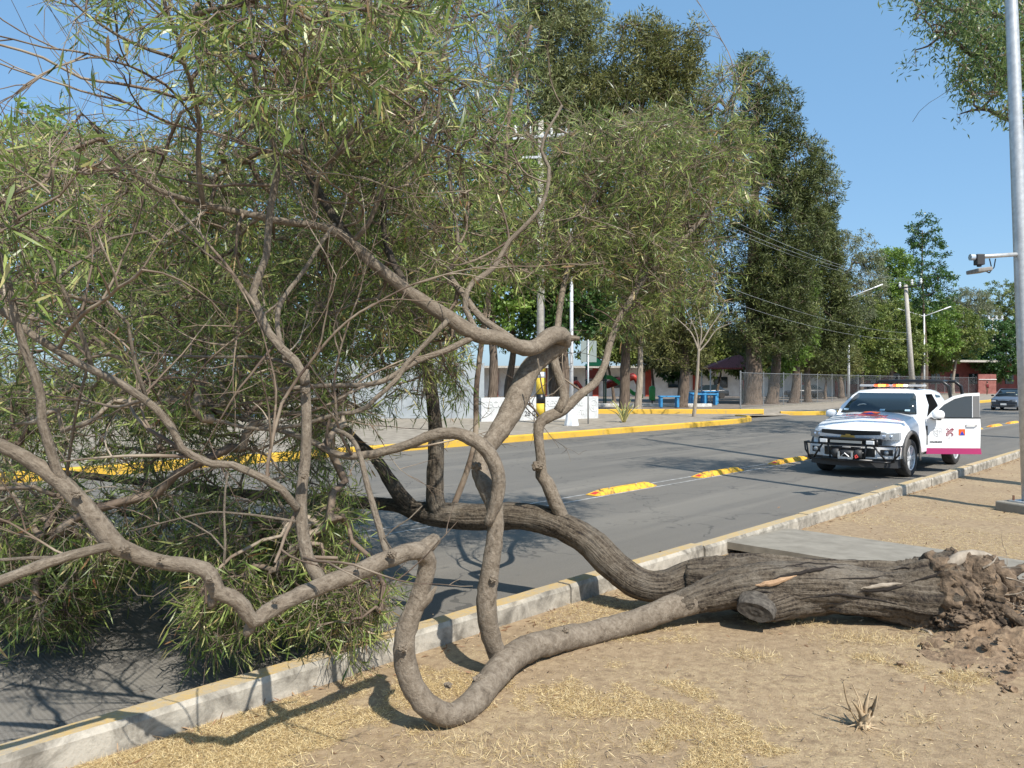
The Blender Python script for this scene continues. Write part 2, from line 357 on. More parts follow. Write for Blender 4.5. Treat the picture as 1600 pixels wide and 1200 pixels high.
# footpath slab lifted by the roots
mb = MB(); s0 = RN(7.55, 4.08, 0); ang = math.atan2(-ND.y, -ND.x)
R3 = Matrix.Rotation(ang, 3, 'Z')
nseg = 24; vs = []
for i in range(nseg + 1):
    x = i * .32
    for y, zt in ((0, .125), (1.45, .075)):
        zz = zt - (.05 if i > 16 else 0) * min(1, (i - 16) / 4) + .004 * mnoise.noise(Vector((x * 3, y, 1)))
        yy = y + (.02 * mnoise.noise(Vector((x * 5, y, 3))))
        p = s0 + R3 @ Vector((x, yy, 0)); vs += [(p.x, p.y, zz), (p.x, p.y, zz - .075)]
mb.add(vs, [q for i in range(nseg) for b in [i * 4] for q in ((b, b + 2, b + 6, b + 4), (b + 1, b + 5, b + 7, b + 3), (b, b + 4, b + 5, b + 1), (b + 2, b + 3, b + 7, b + 6))] + [(0, 1, 3, 2), (nseg * 4, nseg * 4 + 2, nseg * 4 + 3, nseg * 4 + 1)])
tag(mb.build('footpath', M_slab, bevel=0), kind='structure')

# ------------------------------------------------------------------ vegetation tools
def catmull(pts, step=.06):
    """pts rows (x,y,z,r) -> smooth resampled rows"""
    p = np.array([list(q) for q in pts], float); n = len(p)
    if n == 2: p = np.array([p[0], (p[0] + p[1]) / 2, p[1]]); n = 3
    e = np.vstack([2 * p[0] - p[1], p, 2 * p[-1] - p[-2]]); out = []
    for i in range(n - 1):
        a, b, c, d = e[i], e[i + 1], e[i + 2], e[i + 3]
        k = max(1, int(np.linalg.norm((c - b)[:3]) / step))
        for t in np.arange(k) / k:
            out.append(.5 * (2 * b + (c - a) * t + (2 * a - 5 * b + 4 * c - d) * t * t + (3 * b - a - 3 * c + d) * t ** 3))
    out.append(p[-1]); out = np.array(out); out[:, 3] = np.maximum(out[:, 3], .0015); return out
def limb_mesh(name, rows, sides=14, bumpy=.06, seed=0, step=.06, ridges=0, cap_cone=True):
    r = catmull(rows, step); n = len(r); C = r[:, :3]; T = np.gradient(C, axis=0); T /= np.linalg.norm(T, axis=1)[:, None] + 1e-9
    u = np.cross(T[0], [0, 0, 1.]); u = u / (np.linalg.norm(u) + 1e-9) if np.linalg.norm(u) > .05 else np.array([1., 0, 0])
    V = []; UV = []; L = 0
    for i in range(n):
        if i: L += np.linalg.norm(C[i] - C[i - 1])
        u = u - T[i] * u.dot(T[i]); u /= np.linalg.norm(u); w = np.cross(T[i], u)
        for j in range(sides + 1):
            a = 2 * math.pi * (j % sides) / sides; d = u * math.cos(a) + w * math.sin(a)
            q = C[i] + d * r[i, 3]; R = r[i, 3]
            k = 1 + bumpy * (mnoise.noise(Vector(q / max(R, .02) * .55 + seed)) + .6 * mnoise.noise(Vector(q / max(R, .02) * 2.1 + seed)))
            if ridges:
                k += ridges * (mnoise.noise(Vector((a * 3.2 + 9 if a < math.pi else (2 * math.pi - a) * 3.2 + 9, L * 1.6, seed))) + .6 * (abs(mnoise.noise(Vector((math.cos(a) * 4.5 + L * .5, math.sin(a) * 4.5, L * 2.2 + seed)))) - .2))
            V.append(C[i] + d * R * k); UV.append((a / (2 * math.pi), L))
            if j == sides: UV[-1] = (1, L)
    V = np.array(V); UV = np.array(UV); S = sides + 1
    i, j = np.meshgrid(np.arange(n - 1), np.arange(sides), indexing='ij'); a = (i * S + j).ravel()
    quads = np.stack([a, a + 1, a + S + 1, a + S], 1)
    # rounded end caps
    caps = []; base = len(V)
    ends = [(0, -1), (n - 1, 1)]
    for e, sg in ends:
        V = np.vstack([V, C[e] + T[e] * sg * r[e, 3] * (.35 if cap_cone else .02)]); UV = np.vstack([UV, [.5, .5]]); top = len(V) - 1
        for q in range(sides): caps.append((e * S + q, e * S + q + 1, top) if sg > 0 else (e * S + q + 1, e * S + q, top))
    return npmesh(name, V, [quads, np.array(caps)], True, uv=UV), r
def frames(d):
    ref = np.where(np.abs(d[:, 2:3]) < .9, [[0, 0, 1.]], [[1., 0, 0]])
    u = np.cross(d, ref); u /= np.linalg.norm(u, axis=1)[:, None] + 1e-9
    return u, np.cross(d, u)
def prisms(A, B, ra, rb, sides=4):
    d = B - A; L = np.linalg.norm(d, axis=1)[:, None] + 1e-9; d = d / L; u, w = frames(d); n = len(A)
    vs = []
    for c, r in ((A - d * ra[:, None] * .4, ra), (B + d * rb[:, None] * .4, rb)):
        for j in range(sides):
            a = 2 * math.pi * j / sides; vs.append(c + (u * math.cos(a) + w * math.sin(a)) * r[:, None])
    V = np.stack(vs, 1).reshape(-1, 3); b = (np.arange(n) * 2 * sides)[:, None]
    f = np.concatenate([np.concatenate([b + j, b + (j + 1) % sides, b + sides + (j + 1) % sides, b + sides + j], 1) for j in range(sides)])
    return V, f
def grow(skel, targets, rs, seg=.16, jit=.25, sag=0.0, rise=.15):
    """connect every target to the nearest point of the growing skeleton with a wandering twig"""
    d0 = np.array([np.min(np.sum((skel - t) ** 2, 1)) for t in targets]); targets = targets[np.argsort(d0)]
    cap = len(skel) + len(targets) * 14; N = np.zeros((cap, 3)); N[:len(skel)] = skel; cnt = len(skel)
    par = np.full(cap, -1, np.int64); tips = []; dirs = []
    for t in targets:
        d = N[:cnt] - t; dd = np.einsum('ij,ij->i', d, d); k = int(np.argmin(dd)); L = math.sqrt(dd[k])
        m = int(min(12, max(2, L / seg))); a = N[k]; off = rs.normal(0, jit * L * .5, 3); off[2] += rise * L
        mid = (a + t) / 2 + off; p = k; prev = a
        for q in range(1, m + 1):
            s = q / m; x = (1 - s) ** 2 * a + 2 * s * (1 - s) * mid + s * s * t
            if q < m: x = x + rs.normal(0, .12 * seg, 3)
            N[cnt] = x; par[cnt] = p; p = cnt; cnt += 1; last = x - prev; prev = x
        tips.append(p); dirs.append(last / (np.linalg.norm(last) + 1e-9))
    return N[:cnt], par[:cnt], np.array(tips), np.array(dirs)
def pipe_radii(N, par, tips, n0, r0, ex=.42, cap=.03):
    c = np.zeros(len(N)); c[tips] += 1
    for i in range(len(N) - 1, n0 - 1, -1):
        if par[i] >= 0: c[par[i]] += c[i]
    r = np.minimum(cap, r0 * np.maximum(c, 1) ** ex)
    idx = np.arange(n0, len(N)); pr = r[par[idx]]; sk = par[idx] < n0; pr[sk] = r[idx][sk] * 1.2
    return idx, pr, r[idx]
def leaf_arrays(base, d, length, width, rs, curl=.25, detail=True):
    n = len(base); u, w = frames(d); a = rs.uniform(0, 2 * math.pi, n)[:, None]
    s = u * np.cos(a) + w * np.sin(a); nn = np.cross(d, s); L = length[:, None]; Wd = width[:, None]
    cu = (rs.uniform(-1, 1, n) * curl)[:, None] * L; cs = (rs.uniform(-1, 1, n) * curl * .7)[:, None] * L
    def at(t, side): return base + d * L * t + nn * cu * t * t + s * cs * t * t + s * Wd * side * .5
    if detail:
        V = np.stack([at(0, .15), at(.3, 1), at(.3, -1), at(.65, .85), at(.65, -.85), at(1, 0)], 1).reshape(-1, 3)
        b = (np.arange(n) * 6)[:, None]
        tris = np.concatenate([np.concatenate([b, b + 1, b + 2], 1), np.concatenate([b + 3, b + 5, b + 4], 1)])
        quads = np.concatenate([b + 1, b + 3, b + 4, b + 2], 1); return V, tris, quads, 6
    V = np.stack([at(0, 0), at(.45, 1), at(1, 0), at(.45, -1)], 1).reshape(-1, 3)
    b = (np.arange(n) * 4)[:, None]; return V, np.zeros((0, 3), int), np.concatenate([b, b + 1, b + 2, b + 3], 1), 4
def unit(v): return v / (np.linalg.norm(v, axis=-1, keepdims=True) + 1e-9)

# ------------------------------------------------------------------ the fallen tree
tree = empty('fallen_tree', (4.2, 5.8, 0), 0, 'uprooted grey-barked tree fallen across the kerb and road, its roots torn out of the dirt', 'tree')
tl = Vector(tree.location)
def child_mesh(name, me, m, kind=None, label=None):
    o = link(name, me, m, tree); o.location = -tl; return tag(o, label, kind=kind)
def rows(pts):   # px, py, depth, half width in px -> x,y,z,r
    out = []
    for px, py, Y, r in pts:
        v = P(px, py, Y); out.append((v.x, v.y, v.z, r / F * Y * .96))
    return out
skel = []
# trunk lying on the dirt
TRUNK = rows([(1515, 925, 5.9, 46), (1495, 925, 5.88, 58), (1470, 926, 5.86, 63), (1435, 931, 5.85, 56), (1390, 926, 5.9, 47), (1300, 917, 5.98, 43), (1220, 915, 6.05, 42), (1160, 912, 6.1, 42), (1110, 906, 6.15, 33), (1075, 903, 6.2, 27)])
me, r = limb_mesh('trunk', TRUNK, 64, .08, 3, .02, .27); child_mesh('trunk', me, M_bark_dark)
trunk_rows = r
def limb(name, pts, m=None, sides=14, bumpy=.12, ridges=0, sk=True, step=.06, label=None):
    kf = {'limb': .81, 'branch': .88, 'limb_stub': .85}.get(name, .97)
    me, r = limb_mesh(name, rows([(a, b, c, d * kf) for a, b, c, d in pts]), sides, bumpy, len(skel) * 1.7, step, ridges)
    child_mesh(name, me, m or M_bark, label=label)
    if sk: skel.append(r)
    return r
# smooth front limb, looping down to the ground and up again
limb('limb', [(1160, 925, 5.95, 22), (1110, 932, 5.9, 26), (1050, 949, 5.8, 24), (1000, 968, 5.68, 22.5), (940, 985, 5.52, 23), (890, 996, 5.32, 24), (840, 1008, 5.08, 26), (800, 1028, 4.85, 28), (768, 1062, 4.6, 27), (740, 1098, 4.33, 26), (707, 1117, 4.16, 24), (672, 1106, 4.07, 24), (645, 1072, 4.05, 23), (632, 1025, 4.05, 22.5), (636, 980, 4.06, 21), (652, 940, 4.07, 19), (663, 905, 4.07, 17.5), (668, 878, 4.06, 18), (660, 862, 4.02, 18), (640, 862, 3.95, 18), (610, 872, 3.85, 18), (560, 893, 3.7, 17.5), (505, 914, 3.58, 17), (450, 938, 3.46, 16), (415, 958, 3.38, 16), (395, 970, 3.33, 14), (380, 948, 3.3, 16), (362, 932, 3.28, 15), (340, 925, 3.26, 16), (328, 898, 3.24, 16), (305, 885, 3.22, 15), (250, 878, 3.2, 15), (200, 862, 3.18, 17), (175, 845, 3.17, 20), (140, 800, 3.16, 18), (100, 758, 3.15, 17), (60, 728, 3.13, 15), (10, 700, 3.1, 13), (-80, 660, 3.05, 10)], sides=22, step=.03)
limb('limb_stub', [(400, 962, 3.36, 13), (388, 985, 3.35, 10), (385, 993, 3.35, 7)], sk=False)
limb('limb_stub', [(652, 865, 4.02, 16), (672, 850, 4.05, 15), (680, 842, 4.1, 13)], sk=False, bumpy=.2)
limb('limb_stub', [(640, 958, 4.06, 15), (670, 935, 4.05, 8), (682, 916, 4.05, 2)], sk=False)
limb('limb_stub', [(335, 930, 3.27, 11), (332, 940, 3.27, 9), (330, 948, 3.27, 6)], sk=False)
# limb rising from the fork, then hooking back over to the left
limb('limb', [(800, 1048, 4.9, 18), (778, 1022, 4.82, 19), (765, 985, 4.78, 20), (760, 945, 4.76, 21), (764, 900, 4.76, 19), (772, 850, 4.76, 17), (774, 800, 4.78, 16.5), (760, 762, 4.86, 18), (750, 735, 4.95, 17), (755, 708, 5.02, 17), (776, 680, 5.1, 20), (800, 640, 5.2, 22), (815, 605, 5.28, 22), (832, 572, 5.36, 21), (860, 548, 5.44, 19), (880, 534, 5.46, 18), (876, 524, 5.38, 17), (860, 526, 5.28, 17), (835, 543, 5.18, 16), (810, 542, 5.1, 15.5), (780, 529, 5.05, 15), (744, 522, 5.0, 15.5), (692, 491, 4.95, 15), (640, 457, 4.9, 13), (606, 430, 4.86, 12), (572, 402, 4.82, 12), (548, 377, 4.8, 10), (520, 360, 4.75, 9), (490, 352, 4.7, 8), (440, 346, 4.6, 7.5), (400, 337, 4.5, 7), (350, 327, 4.4, 6.5), (313, 318, 4.3, 6), (240, 293, 4.1, 5), (187, 247, 4.0, 4), (140, 190, 3.9, 3)], sides=20, step=.035)
limb('limb', [(762, 820, 4.72, 9), (776, 780, 4.72, 14), (778, 740, 4.72, 15), (762, 705, 4.72, 15), (735, 685, 4.72, 14), (709, 677, 4.72, 12), (675, 680, 4.74, 11), (640, 694, 4.76, 9.5), (600, 705, 4.78, 9), (572, 711, 4.78, 8), (530, 711, 4.8, 7), (487, 690, 4.8, 6), (430, 670, 4.9, 4.5), (330, 640, 5.1, 3)], sides=18, step=.035)
limb('limb_stub', [(876, 530, 5.42, 13), (897, 528, 5.44, 5), (905, 529, 5.45, 4)], sk=False)
# rough dark limb over the kerb and into the road
limb('limb', [(1150, 895, 6.2, 26), (1095, 895, 6.25, 30), (1040, 915, 6.2, 30), (1000, 912, 6.2, 31), (960, 885, 6.3, 31), (925, 850, 6.45, 30), (890, 828, 6.55, 29), (850, 812, 6.65, 27), (800, 806, 6.75, 26), (750, 808, 6.85, 25), (700, 806, 6.95, 25), (655, 800, 7.1, 20), (620, 790, 7.3, 14), (560, 785, 7.5, 12), (460, 780, 7.7, 11), (330, 765, 7.9, 9), (150, 745, 8.1, 7), (-60, 720, 8.3, 4)], M_bark_dark, 26, .07, .13, step=.035)
limb('limb', [(705, 815, 6.95, 14), (682, 790, 6.95, 18), (680, 745, 6.98, 17), (681, 700, 7.0, 16), (680, 660, 7.05, 14), (672, 600, 7.1, 12), (660, 520, 7.2, 10), (640, 400, 7.3, 8), (610, 250, 7.4, 6), (600, 100, 7.4, 4)], M_bark_dark, 16, .12, .05)
limb('limb', [(655, 800, 7.1, 14), (630, 780, 7.2, 16), (605, 745, 7.3, 13), (585, 715, 7.4, 11), (540, 670, 7.5, 9), (470, 560, 7.7, 8), (380, 420, 7.9, 6), (300, 260, 8.0, 4)], M_bark_dark, 14, .12)
limb('limb', [(880, 812, 6.58, 14), (868, 785, 6.55, 14), (855, 755, 6.55, 14), (846, 742, 6.55, 13), (845, 715, 6.55, 10), (842, 690, 6.56, 10), (842, 665, 6.58, 11), (855, 652, 6.6, 12), (880, 640, 6.65, 11), (905, 618, 6.7, 9), (930, 598, 6.8, 8), (945, 570, 6.9, 7.5), (952, 540, 7.0, 7), (965, 505, 7.1, 7), (985, 470, 7.3, 6.5), (1010, 430, 7.5, 6), (1050, 390, 7.8, 5), (1090, 350, 8.0, 4.5), (1120, 310, 8.2, 4), (1140, 240, 8.3, 3), (1145, 150, 8.4, 2)], M_bark, 14, .1, 0, step=.05)
limb('limb', [(872, 643, 6.62, 11), (882, 620, 6.65, 10), (874, 590, 6.7, 9.5), (866, 562, 6.75, 9), (870, 520, 6.9, 7), (880, 450, 7.2, 6), (900, 380, 7.5, 5), (930, 300, 7.8, 4), (970, 220, 8.0, 3)], M_bark, 12)
def br(pts, r0, r1, nm='branch', m=None, y0=None, y1=None):
    n = len(pts); out = []
    for i, p in enumerate(pts):
        s = i / (n - 1); Y = p[2] if len(p) > 2 else y0 + (y1 - y0) * s
        out.append((p[0], p[1], Y, r0 + (r1 - r0) * s))
    return limb(nm, out, m, 9, .1)
br([(500, 905), (480, 870), (472, 820), (471, 770), (477, 720), (479, 650), (476, 578)], 14, 9.5, y0=3.6, y1=3.75, nm='limb')
br([(478, 600), (462, 565), (440, 545), (420, 520), (404, 485), (394, 460), (405, 430), (416, 400), (419, 360), (425, 310), (433, 270), (430, 233), (415, 190), (403, 155), (397, 80), (410, 30), (430, -20)], 9, 4, y0=3.72, y1=4.0)
br([(446, 560), (437, 530), (433, 500), (440, 470), (462, 440), (480, 415), (505, 375), (523, 350)], 5.5, 3, y0=3.74, y1=4.2)
br([(470, 580), (440, 565), (400, 558), (340, 558), (283, 556), (220, 550)], 4, 2, y0=3.75, y1=4.2)
br([(465, 795), (440, 765), (417, 750), (385, 735), (363, 726), (330, 725), (300, 712), (283, 700), (268, 668), (245, 640), (227, 625), (190, 600), (160, 585), (123, 568), (90, 548), (50, 523), (0, 483), (-60, 450)], 7.5, 7, y0=3.62, y1=3.2)
br([(105, 760), (88, 735), (78, 700), (66, 660), (63, 615), (52, 580), (40, 550), (25, 500), (10, 430), (-20, 330)], 10, 6, y0=3.15, y1=3.0)
br([(143, 572), (130, 530), (117, 500), (105, 465), (90, 437), (80, 405), (67, 383), (40, 360), (0, 353)], 4.5, 3, y0=3.35, y1=3.1)
br([(90, 437), (110, 418), (140, 400), (173, 373), (230, 362)], 3.5, 2, y0=3.3, y1=3.5)
br([(229, 625), (218, 590), (207, 550), (200, 505), (185, 490), (160, 463)], 4, 2, y0=3.45, y1=3.3)
br([(185, 852), (160, 856), (110, 868), (60, 884), (0, 908), (-80, 935)], 9, 12, y0=3.18, y1=2.85, nm='limb')
br([(160, 856), (110, 870), (50, 872), (-20, 876)], 4, 3, y0=3.17, y1=3.3)
br([(606, 868), (596, 835), (583, 790), (572, 750), (563, 712), (548, 683), (525, 672)], 7, 4, y0=3.9, y1=4.3)
br([(744, 524), (720, 537), (696, 548), (654, 563), (620, 584), (600, 595), (572, 602), (530, 602), (482, 604), (430, 610)], 6.5, 4, y0=5.0, y1=4.6)
br([(700, 500), (672, 530), (634, 570), (622, 590), (606, 606), (590, 620), (572, 637), (550, 645), (530, 646), (500, 655), (469, 664), (400, 670), (330, 655)], 5, 3.5, y0=4.9, y1=4.5)
br([(800, 530), (771, 512), (755, 500), (740, 484), (728, 465), (716, 450), (705, 435), (702, 420), (712, 400), (716, 384), (712, 345), (705, 300), (700, 230)], 8, 3, y0=5.08, y1=5.5)
br([(748, 524), (738, 505), (727, 482), (730, 455), (740, 440), (757, 430), (771, 419), (785, 395), (795, 377), (823, 350), (847, 320), (857, 285), (858, 262), (846, 235), (855, 205), (870, 180), (878, 165)], 6, 2.4, y0=5.02, y1=5.6)
br([(548, 380), (575, 350), (600, 293), (625, 268), (650, 247), (672, 222), (682, 195), (687, 147), (688, 100), (700, 60), (720, 0)], 5, 2.4, y0=4.8, y1=4.4)
br([(490, 352), (492, 310), (498, 275), (515, 252), (533, 237), (560, 215), (587, 197), (640, 160), (700, 120)], 4.5, 2, y0=4.7, y1=4.3)
br([(520, 250), (560, 190), (600, 155), (627, 133), (628, 80), (626, 30), (640, -20)], 3.5, 2.5, y0=4.6, y1=4.0)
br([(318, 325), (313, 290), (310, 250), (311, 185), (303, 150), (297, 125), (287, 97), (278, 60), (262, 20), (250, -20)], 5.5, 3.5, y0=4.3, y1=3.6)
br([(290, 100), (265, 88), (233, 78), (210, 68), (187, 57), (160, 40), (133, 20), (100, -10)], 3.5, 2.5, y0=3.7, y1=3.3)
br([(405, 165), (398, 110), (375, 70), (353, 47), (330, 10), (310, -30)], 4, 3, y0=3.9, y1=3.4)
br([(310, 150), (285, 155), (247, 143), (183, 130), (127, 122), (67, 90), (0, 70), (-60, 55)], 3.2, 2, y0=4.2, y1=3.4, m=M_twig)
br([(140, 560), (120, 640), (110, 700), (104, 745)], 2.5, 3, y0=3.9, y1=4.2)
br([(548, 377), (510, 320), (480, 260), (470, 200), (450, 120), (440, 40), (450, -30)], 9, 5, y0=4.8, y1=5.4, m=M_bark_dark)
br([(640, 457), (610, 400), (600, 350), (605, 280), (622, 200), (610, 120), (600, 40), (620, -20)], 7, 4, y0=4.9, y1=5.8, m=M_bark_dark)
br([(700, 815), (740, 700), (745, 600), (760, 480), (780, 350), (790, 250), (800, 150), (830, 40)], 6, 3, y0=7, y1=7.6, m=M_twig)
br([(350, 880), (352, 850), (350, 800), (352, 765), (356, 740)], 2.4, 1.6, y0=3.24, y1=3.3)
br([(350, 858), (330, 835), (305, 820), (285, 810), (275, 800)], 1.8, 1, y0=3.25, y1=3.3)
br([(462, 815), (420, 808), (380, 803), (330, 800), (290, 808), (265, 814), (205, 830)], 2.5, 1.4, y0=3.62, y1=3.7)
br([(620, 870), (600, 840), (640, 810), (660, 790)], 1.6, 1, y0=3.9, y1=4.0)
br([(225, 875), (210, 895), (200, 912), (215, 930), (240, 932), (262, 918)], 1.6, .8, y0=3.18, y1=3.2)
br([(840, 560), (852, 620), (880, 600)], 1.6, 1, y0=5.0, y1=5.1)
# sawn-off stub, splits and torn sapwood on the trunk
limb('stub', [(1330, 925, 6.0, 34), (1270, 929, 5.95, 35), (1230, 936, 5.86, 32), (1204, 944, 5.78, 28), (1186, 950, 5.74, 24), (1178, 952, 5.73, 20)], M_bark_dark, 30, .09, .12, sk=False, step=.02, label='old sawn-off stub with rough bark')
limb('limb_collar', [(1400, 925, 5.95, 30), (1300, 915, 5.9, 36), (1210, 912, 5.88, 38), (1160, 916, 5.90, 34), (1115, 927, 5.90, 28), (1085, 936, 5.87, 23), (1050, 948, 5.80, 18), (1010, 964, 5.71, 12)], M_bark_dark, 34, .06, .12, sk=False, step=.025)
sv = P(1180, 956, 5.628); sdn = Vector((-.42, -.86, -.30)).normalized()
mb = MB(); Mx = Matrix.Translation(sv) @ sdn.to_track_quat('Z', 'Y').to_matrix().to_4x4()
mb.lathe([(.15, -.14), (.138, -.03), (.132, .0), (.125, .006), (.07, .001), (.03, .004), (.004, .002)], 30, Mx @ Matrix.Rotation(math.atan2(*[sdn.to_track_quat('Z', 'Y').to_matrix().transposed() @ Vector((1, 0, -.12))][0].to_2d().yx), 4, 'Z') @ Matrix.Diagonal((1.0, .56, 1, 1)))
for v in range(len(mb.v)):
    q = Vector(mb.v[v]); mb.v[v] = tuple(q + (q - sv) * .16 * mnoise.noise(q * 16))
child_mesh('cut_face', mb.mesh(), M_cut, label='weathered dark grey sawn face')
from mathutils.bvhtree import BVHTree
BV = []
for o_ in [c for c in COL.objects if c.parent == tree and c.name.split('.')[0] in ('trunk', 'limb_collar')]:
    BV.append(BVHTree.FromPolygons([v.co.copy() for v in o_.data.vertices], [tuple(p.vertices) for p in o_.data.polygons]))
def splint(name, pts, r, m, flat=.35):
    R = []
    for i in range(len(pts) - 1):
        for q in range(8):
            a_, b_, c_ = [pts[i][j] + (pts[i + 1][j] - pts[i][j]) * q / 8 for j in range(3)]; b_ += 2.2 * mnoise.noise(Vector((a_ * .11, b_ * .05, 2)))
            dr = (P(a_, b_, 1) - Vector((0, 0, CZ))).normalized(); h = [x.ray_cast(Vector((0, 0, CZ)), dr)[0] for x in BV]; h = [x for x in h if x is not None]
            if h: h = min(h, key=lambda x: x.y); R.append((h.x, h.y, h.z + .0, r / F * h.y))
    if len(R) < 4: return
    rr = catmull(R, .02); n = len(rr); s = np.sin(np.linspace(.15, math.pi - .1, n)); rr[:, 3] *= s
    mb = MB(); mb.tube([q[:3] for q in rr], [max(.002, q[3]) for q in rr], 8); return child_mesh(name, mb.mesh(), m)
splint('torn_strip', [(1180, 915, 5.80), (1210, 910, 5.78), (1250, 898, 5.77)], 5, M_wood)
splint('torn_strip', [(1345, 920, 5.68), (1380, 914, 5.67), (1415, 910, 5.66)], 3.6, M_bark_pale)
M_crack = mat('deep crack', (.018, .013, .010), .95)
for pts, r in (([(1175, 922, 5.78), (1215, 903, 5.76), (1260, 893, 5.755), (1300, 886, 5.76), (1322, 888, 5.78)], 3), ([(1340, 925, 5.675), (1385, 921, 5.66), (1420, 914, 5.655)], 3), ([(1140, 940, 5.83), (1180, 925, 5.77), (1240, 927, 5.745)], 2), ([(1420, 910, 5.65), (1465, 898, 5.6), (1480, 885, 5.62)], 2.2), ([(1290, 945, 5.73), (1340, 938, 5.69)], 1.4), ([(1390, 890, 5.78), (1440, 887, 5.74)], 1.5), ([(1200, 890, 5.8), (1260, 880, 5.8), (1340, 884, 5.8)], 1.6), ([(1250, 935, 5.8), (1310, 928, 5.8), (1370, 937, 5.8), (1430, 950, 5.8)], 1.8), ([(1330, 960, 5.8), (1400, 965, 5.8)], 1.5), ([(1300, 905, 5.8), (1360, 903, 5.8), (1400, 898, 5.8)], 1.4)):
    splint('bark_crack', pts, r, M_crack)
# root crown: burls, torn roots
def blob(mb, c, r, seed, amp=.25, fr=3, sub=5):
    bm = bmesh.new(); bmesh.ops.create_icosphere(bm, subdivisions=sub, radius=1)
    for v in bm.verts:
        q = v.co.copy(); k = 1 + amp * mnoise.noise(q * fr * .5 + Vector((seed, 0, 0))) + amp * .5 * mnoise.noise(q * fr * 1.7 + Vector((0, seed, 0))) + amp * .5 * (abs(mnoise.noise(q * fr * 2.6 + Vector((seed, 2, 0)))) - .25) + amp * .2 * mnoise.noise(q * fr * 7)
        v.co = Vector((q.x * r[0], q.y * r[1], q.z * r[2])) * k
    bm.verts.index_update(); mb.add([Vector(c) + v.co for v in bm.verts], [[v.index for v in f.verts] for f in bm.faces]); bm.free()
for (x, y, Y, r) in ((629, 1012, 3.97, 8), (700, 1040 + 30, 4.22, 6), (748, 1062, 4.47, 9), (612, 866, 3.77, 7), (560, 885, 3.62, 5), (884, 985, 5.2, 5), (745, 728, 4.86, 8), (771, 905, 4.69, 6), (476, 742, 3.6, 7), (477, 610, 3.68, 6), (330, 905, 3.18, 7), (196, 858, 3.12, 8), (120, 772, 3.1, 7), (840, 728, 6.45, 9), (250, 872, 3.14, 5), (430, 940, 3.36, 5)):
    mb = MB(); R_k = r / F * Y; blob(mb, P(x, y, Y), (R_k, R_k * .8, R_k * .8), x * .1, .6, 4, 3); child_mesh('knot', mb.mesh(), M_bark)
M_root = noisy('muddy root', (.045, .031, .02), (.22, .155, .10), 12, .95, 0, 1.0, bd=.04)
mb = MB()
blob(mb, P(1492, 925, 5.80), (.24, .26, .27), 1, .3); blob(mb, P(1535, 918, 5.76), (.22, .22, .20), 3, .42); blob(mb, P(1540, 958, 5.62), (.17, .17, .14), 5, .38)
blob(mb, P(1520, 898, 5.84), (.17, .2, .10), 8, .4); blob(mb, P(1500, 962, 5.62), (.20, .17, .10), 9, .35); blob(mb, P(1578, 922, 5.9), (.11, .13, .09), 12, .4)
child_mesh('root_crown', mb.mesh(), M_root, label='swollen muddy root crown with folded burls')
for k_, pts in enumerate([[(1445, 868, 5.86, 12), (1470, 893, 5.74, 22), (1480, 930, 5.68, 27), (1465, 962, 5.68, 22), (1430, 985, 5.74, 10)], [(1490, 872, 5.82, 12), (1528, 893, 5.70, 24), (1548, 922, 5.62, 24), (1540, 952, 5.60, 18), (1522, 972, 5.58, 9)], [(1520, 870, 5.85, 8), (1556, 888, 5.66, 14), (1578, 915, 5.6, 13), (1582, 945, 5.6, 8)], [(1480, 900, 5.68, 9), (1503, 918, 5.60, 15), (1512, 945, 5.57, 15), (1480, 968, 5.62, 9)]]):
    me, r = limb_mesh('burl_fold', rows(pts), 24, .42, 30 + k_ * 3.7, .015, .4); child_mesh('burl_fold', me, M_root)
for k, pts in enumerate([[(1470, 895, 5.75, 9), (1490, 878, 5.72, 10), (1515, 868, 5.75, 10), (1545, 872, 5.82, 8), (1560, 880, 5.9, 4)],
                         [(1560, 930, 5.65, 12), (1600, 915, 5.6, 9), (1680, 905, 5.6, 6), (1800, 900, 5.8, 3)], [(1560, 945, 5.55, 10), (1600, 975, 5.35, 7), (1650, 1010, 5.1, 5), (1700, 1040, 4.95, 2)],
                         [(1440, 985, 5.62, 3), (1452, 988, 5.5, 2.5), (1460, 1002, 5.42, 1.6), (1461, 1012, 5.40, .8)], [(1540, 990, 5.5, 6), (1570, 1010, 5.3, 4), (1580, 1045, 5.1, 2)],
                         [(1570, 900, 5.8, 8), (1620, 880, 5.9, 6), (1700, 860, 6.1, 3)], [(1575, 925, 5.6, 5), (1610, 938, 5.5, 4), (1660, 935, 5.4, 3)]]):
    me, r = limb_mesh('root', rows(pts), 10, .25, k * 3.1, .03); child_mesh('root', me, M_root if k not in (0, 3) else M_bark_pale)

rr_ = random.Random(5)
rtl = MB()
for k in range(60):
    p0 = P(rr_.uniform(1520, 1600), rr_.uniform(885, 985), rr_.uniform(5.5, 5.9)); dv_ = Vector((rr_.uniform(.1, 1), rr_.uniform(-.8, .3), rr_.uniform(-.5, .5))).normalized(); L_ = rr_.uniform(.12, .4); pts_ = [p0]
    for q in range(5): dv_ = (dv_ + Vector((rr_.gauss(0, .3), rr_.gauss(0, .3), rr_.gauss(-.1, .3)))).normalized(); pts_.append(pts_[-1] + dv_ * L_ / 5)
    r0_ = rr_.choice([.003, .005, .009]); rtl.tube(pts_, [r0_ * (1 - .17 * i) for i in range(6)], 5)
child_mesh('rootlets', rtl.mesh(), M_bark_pale, 'stuff')
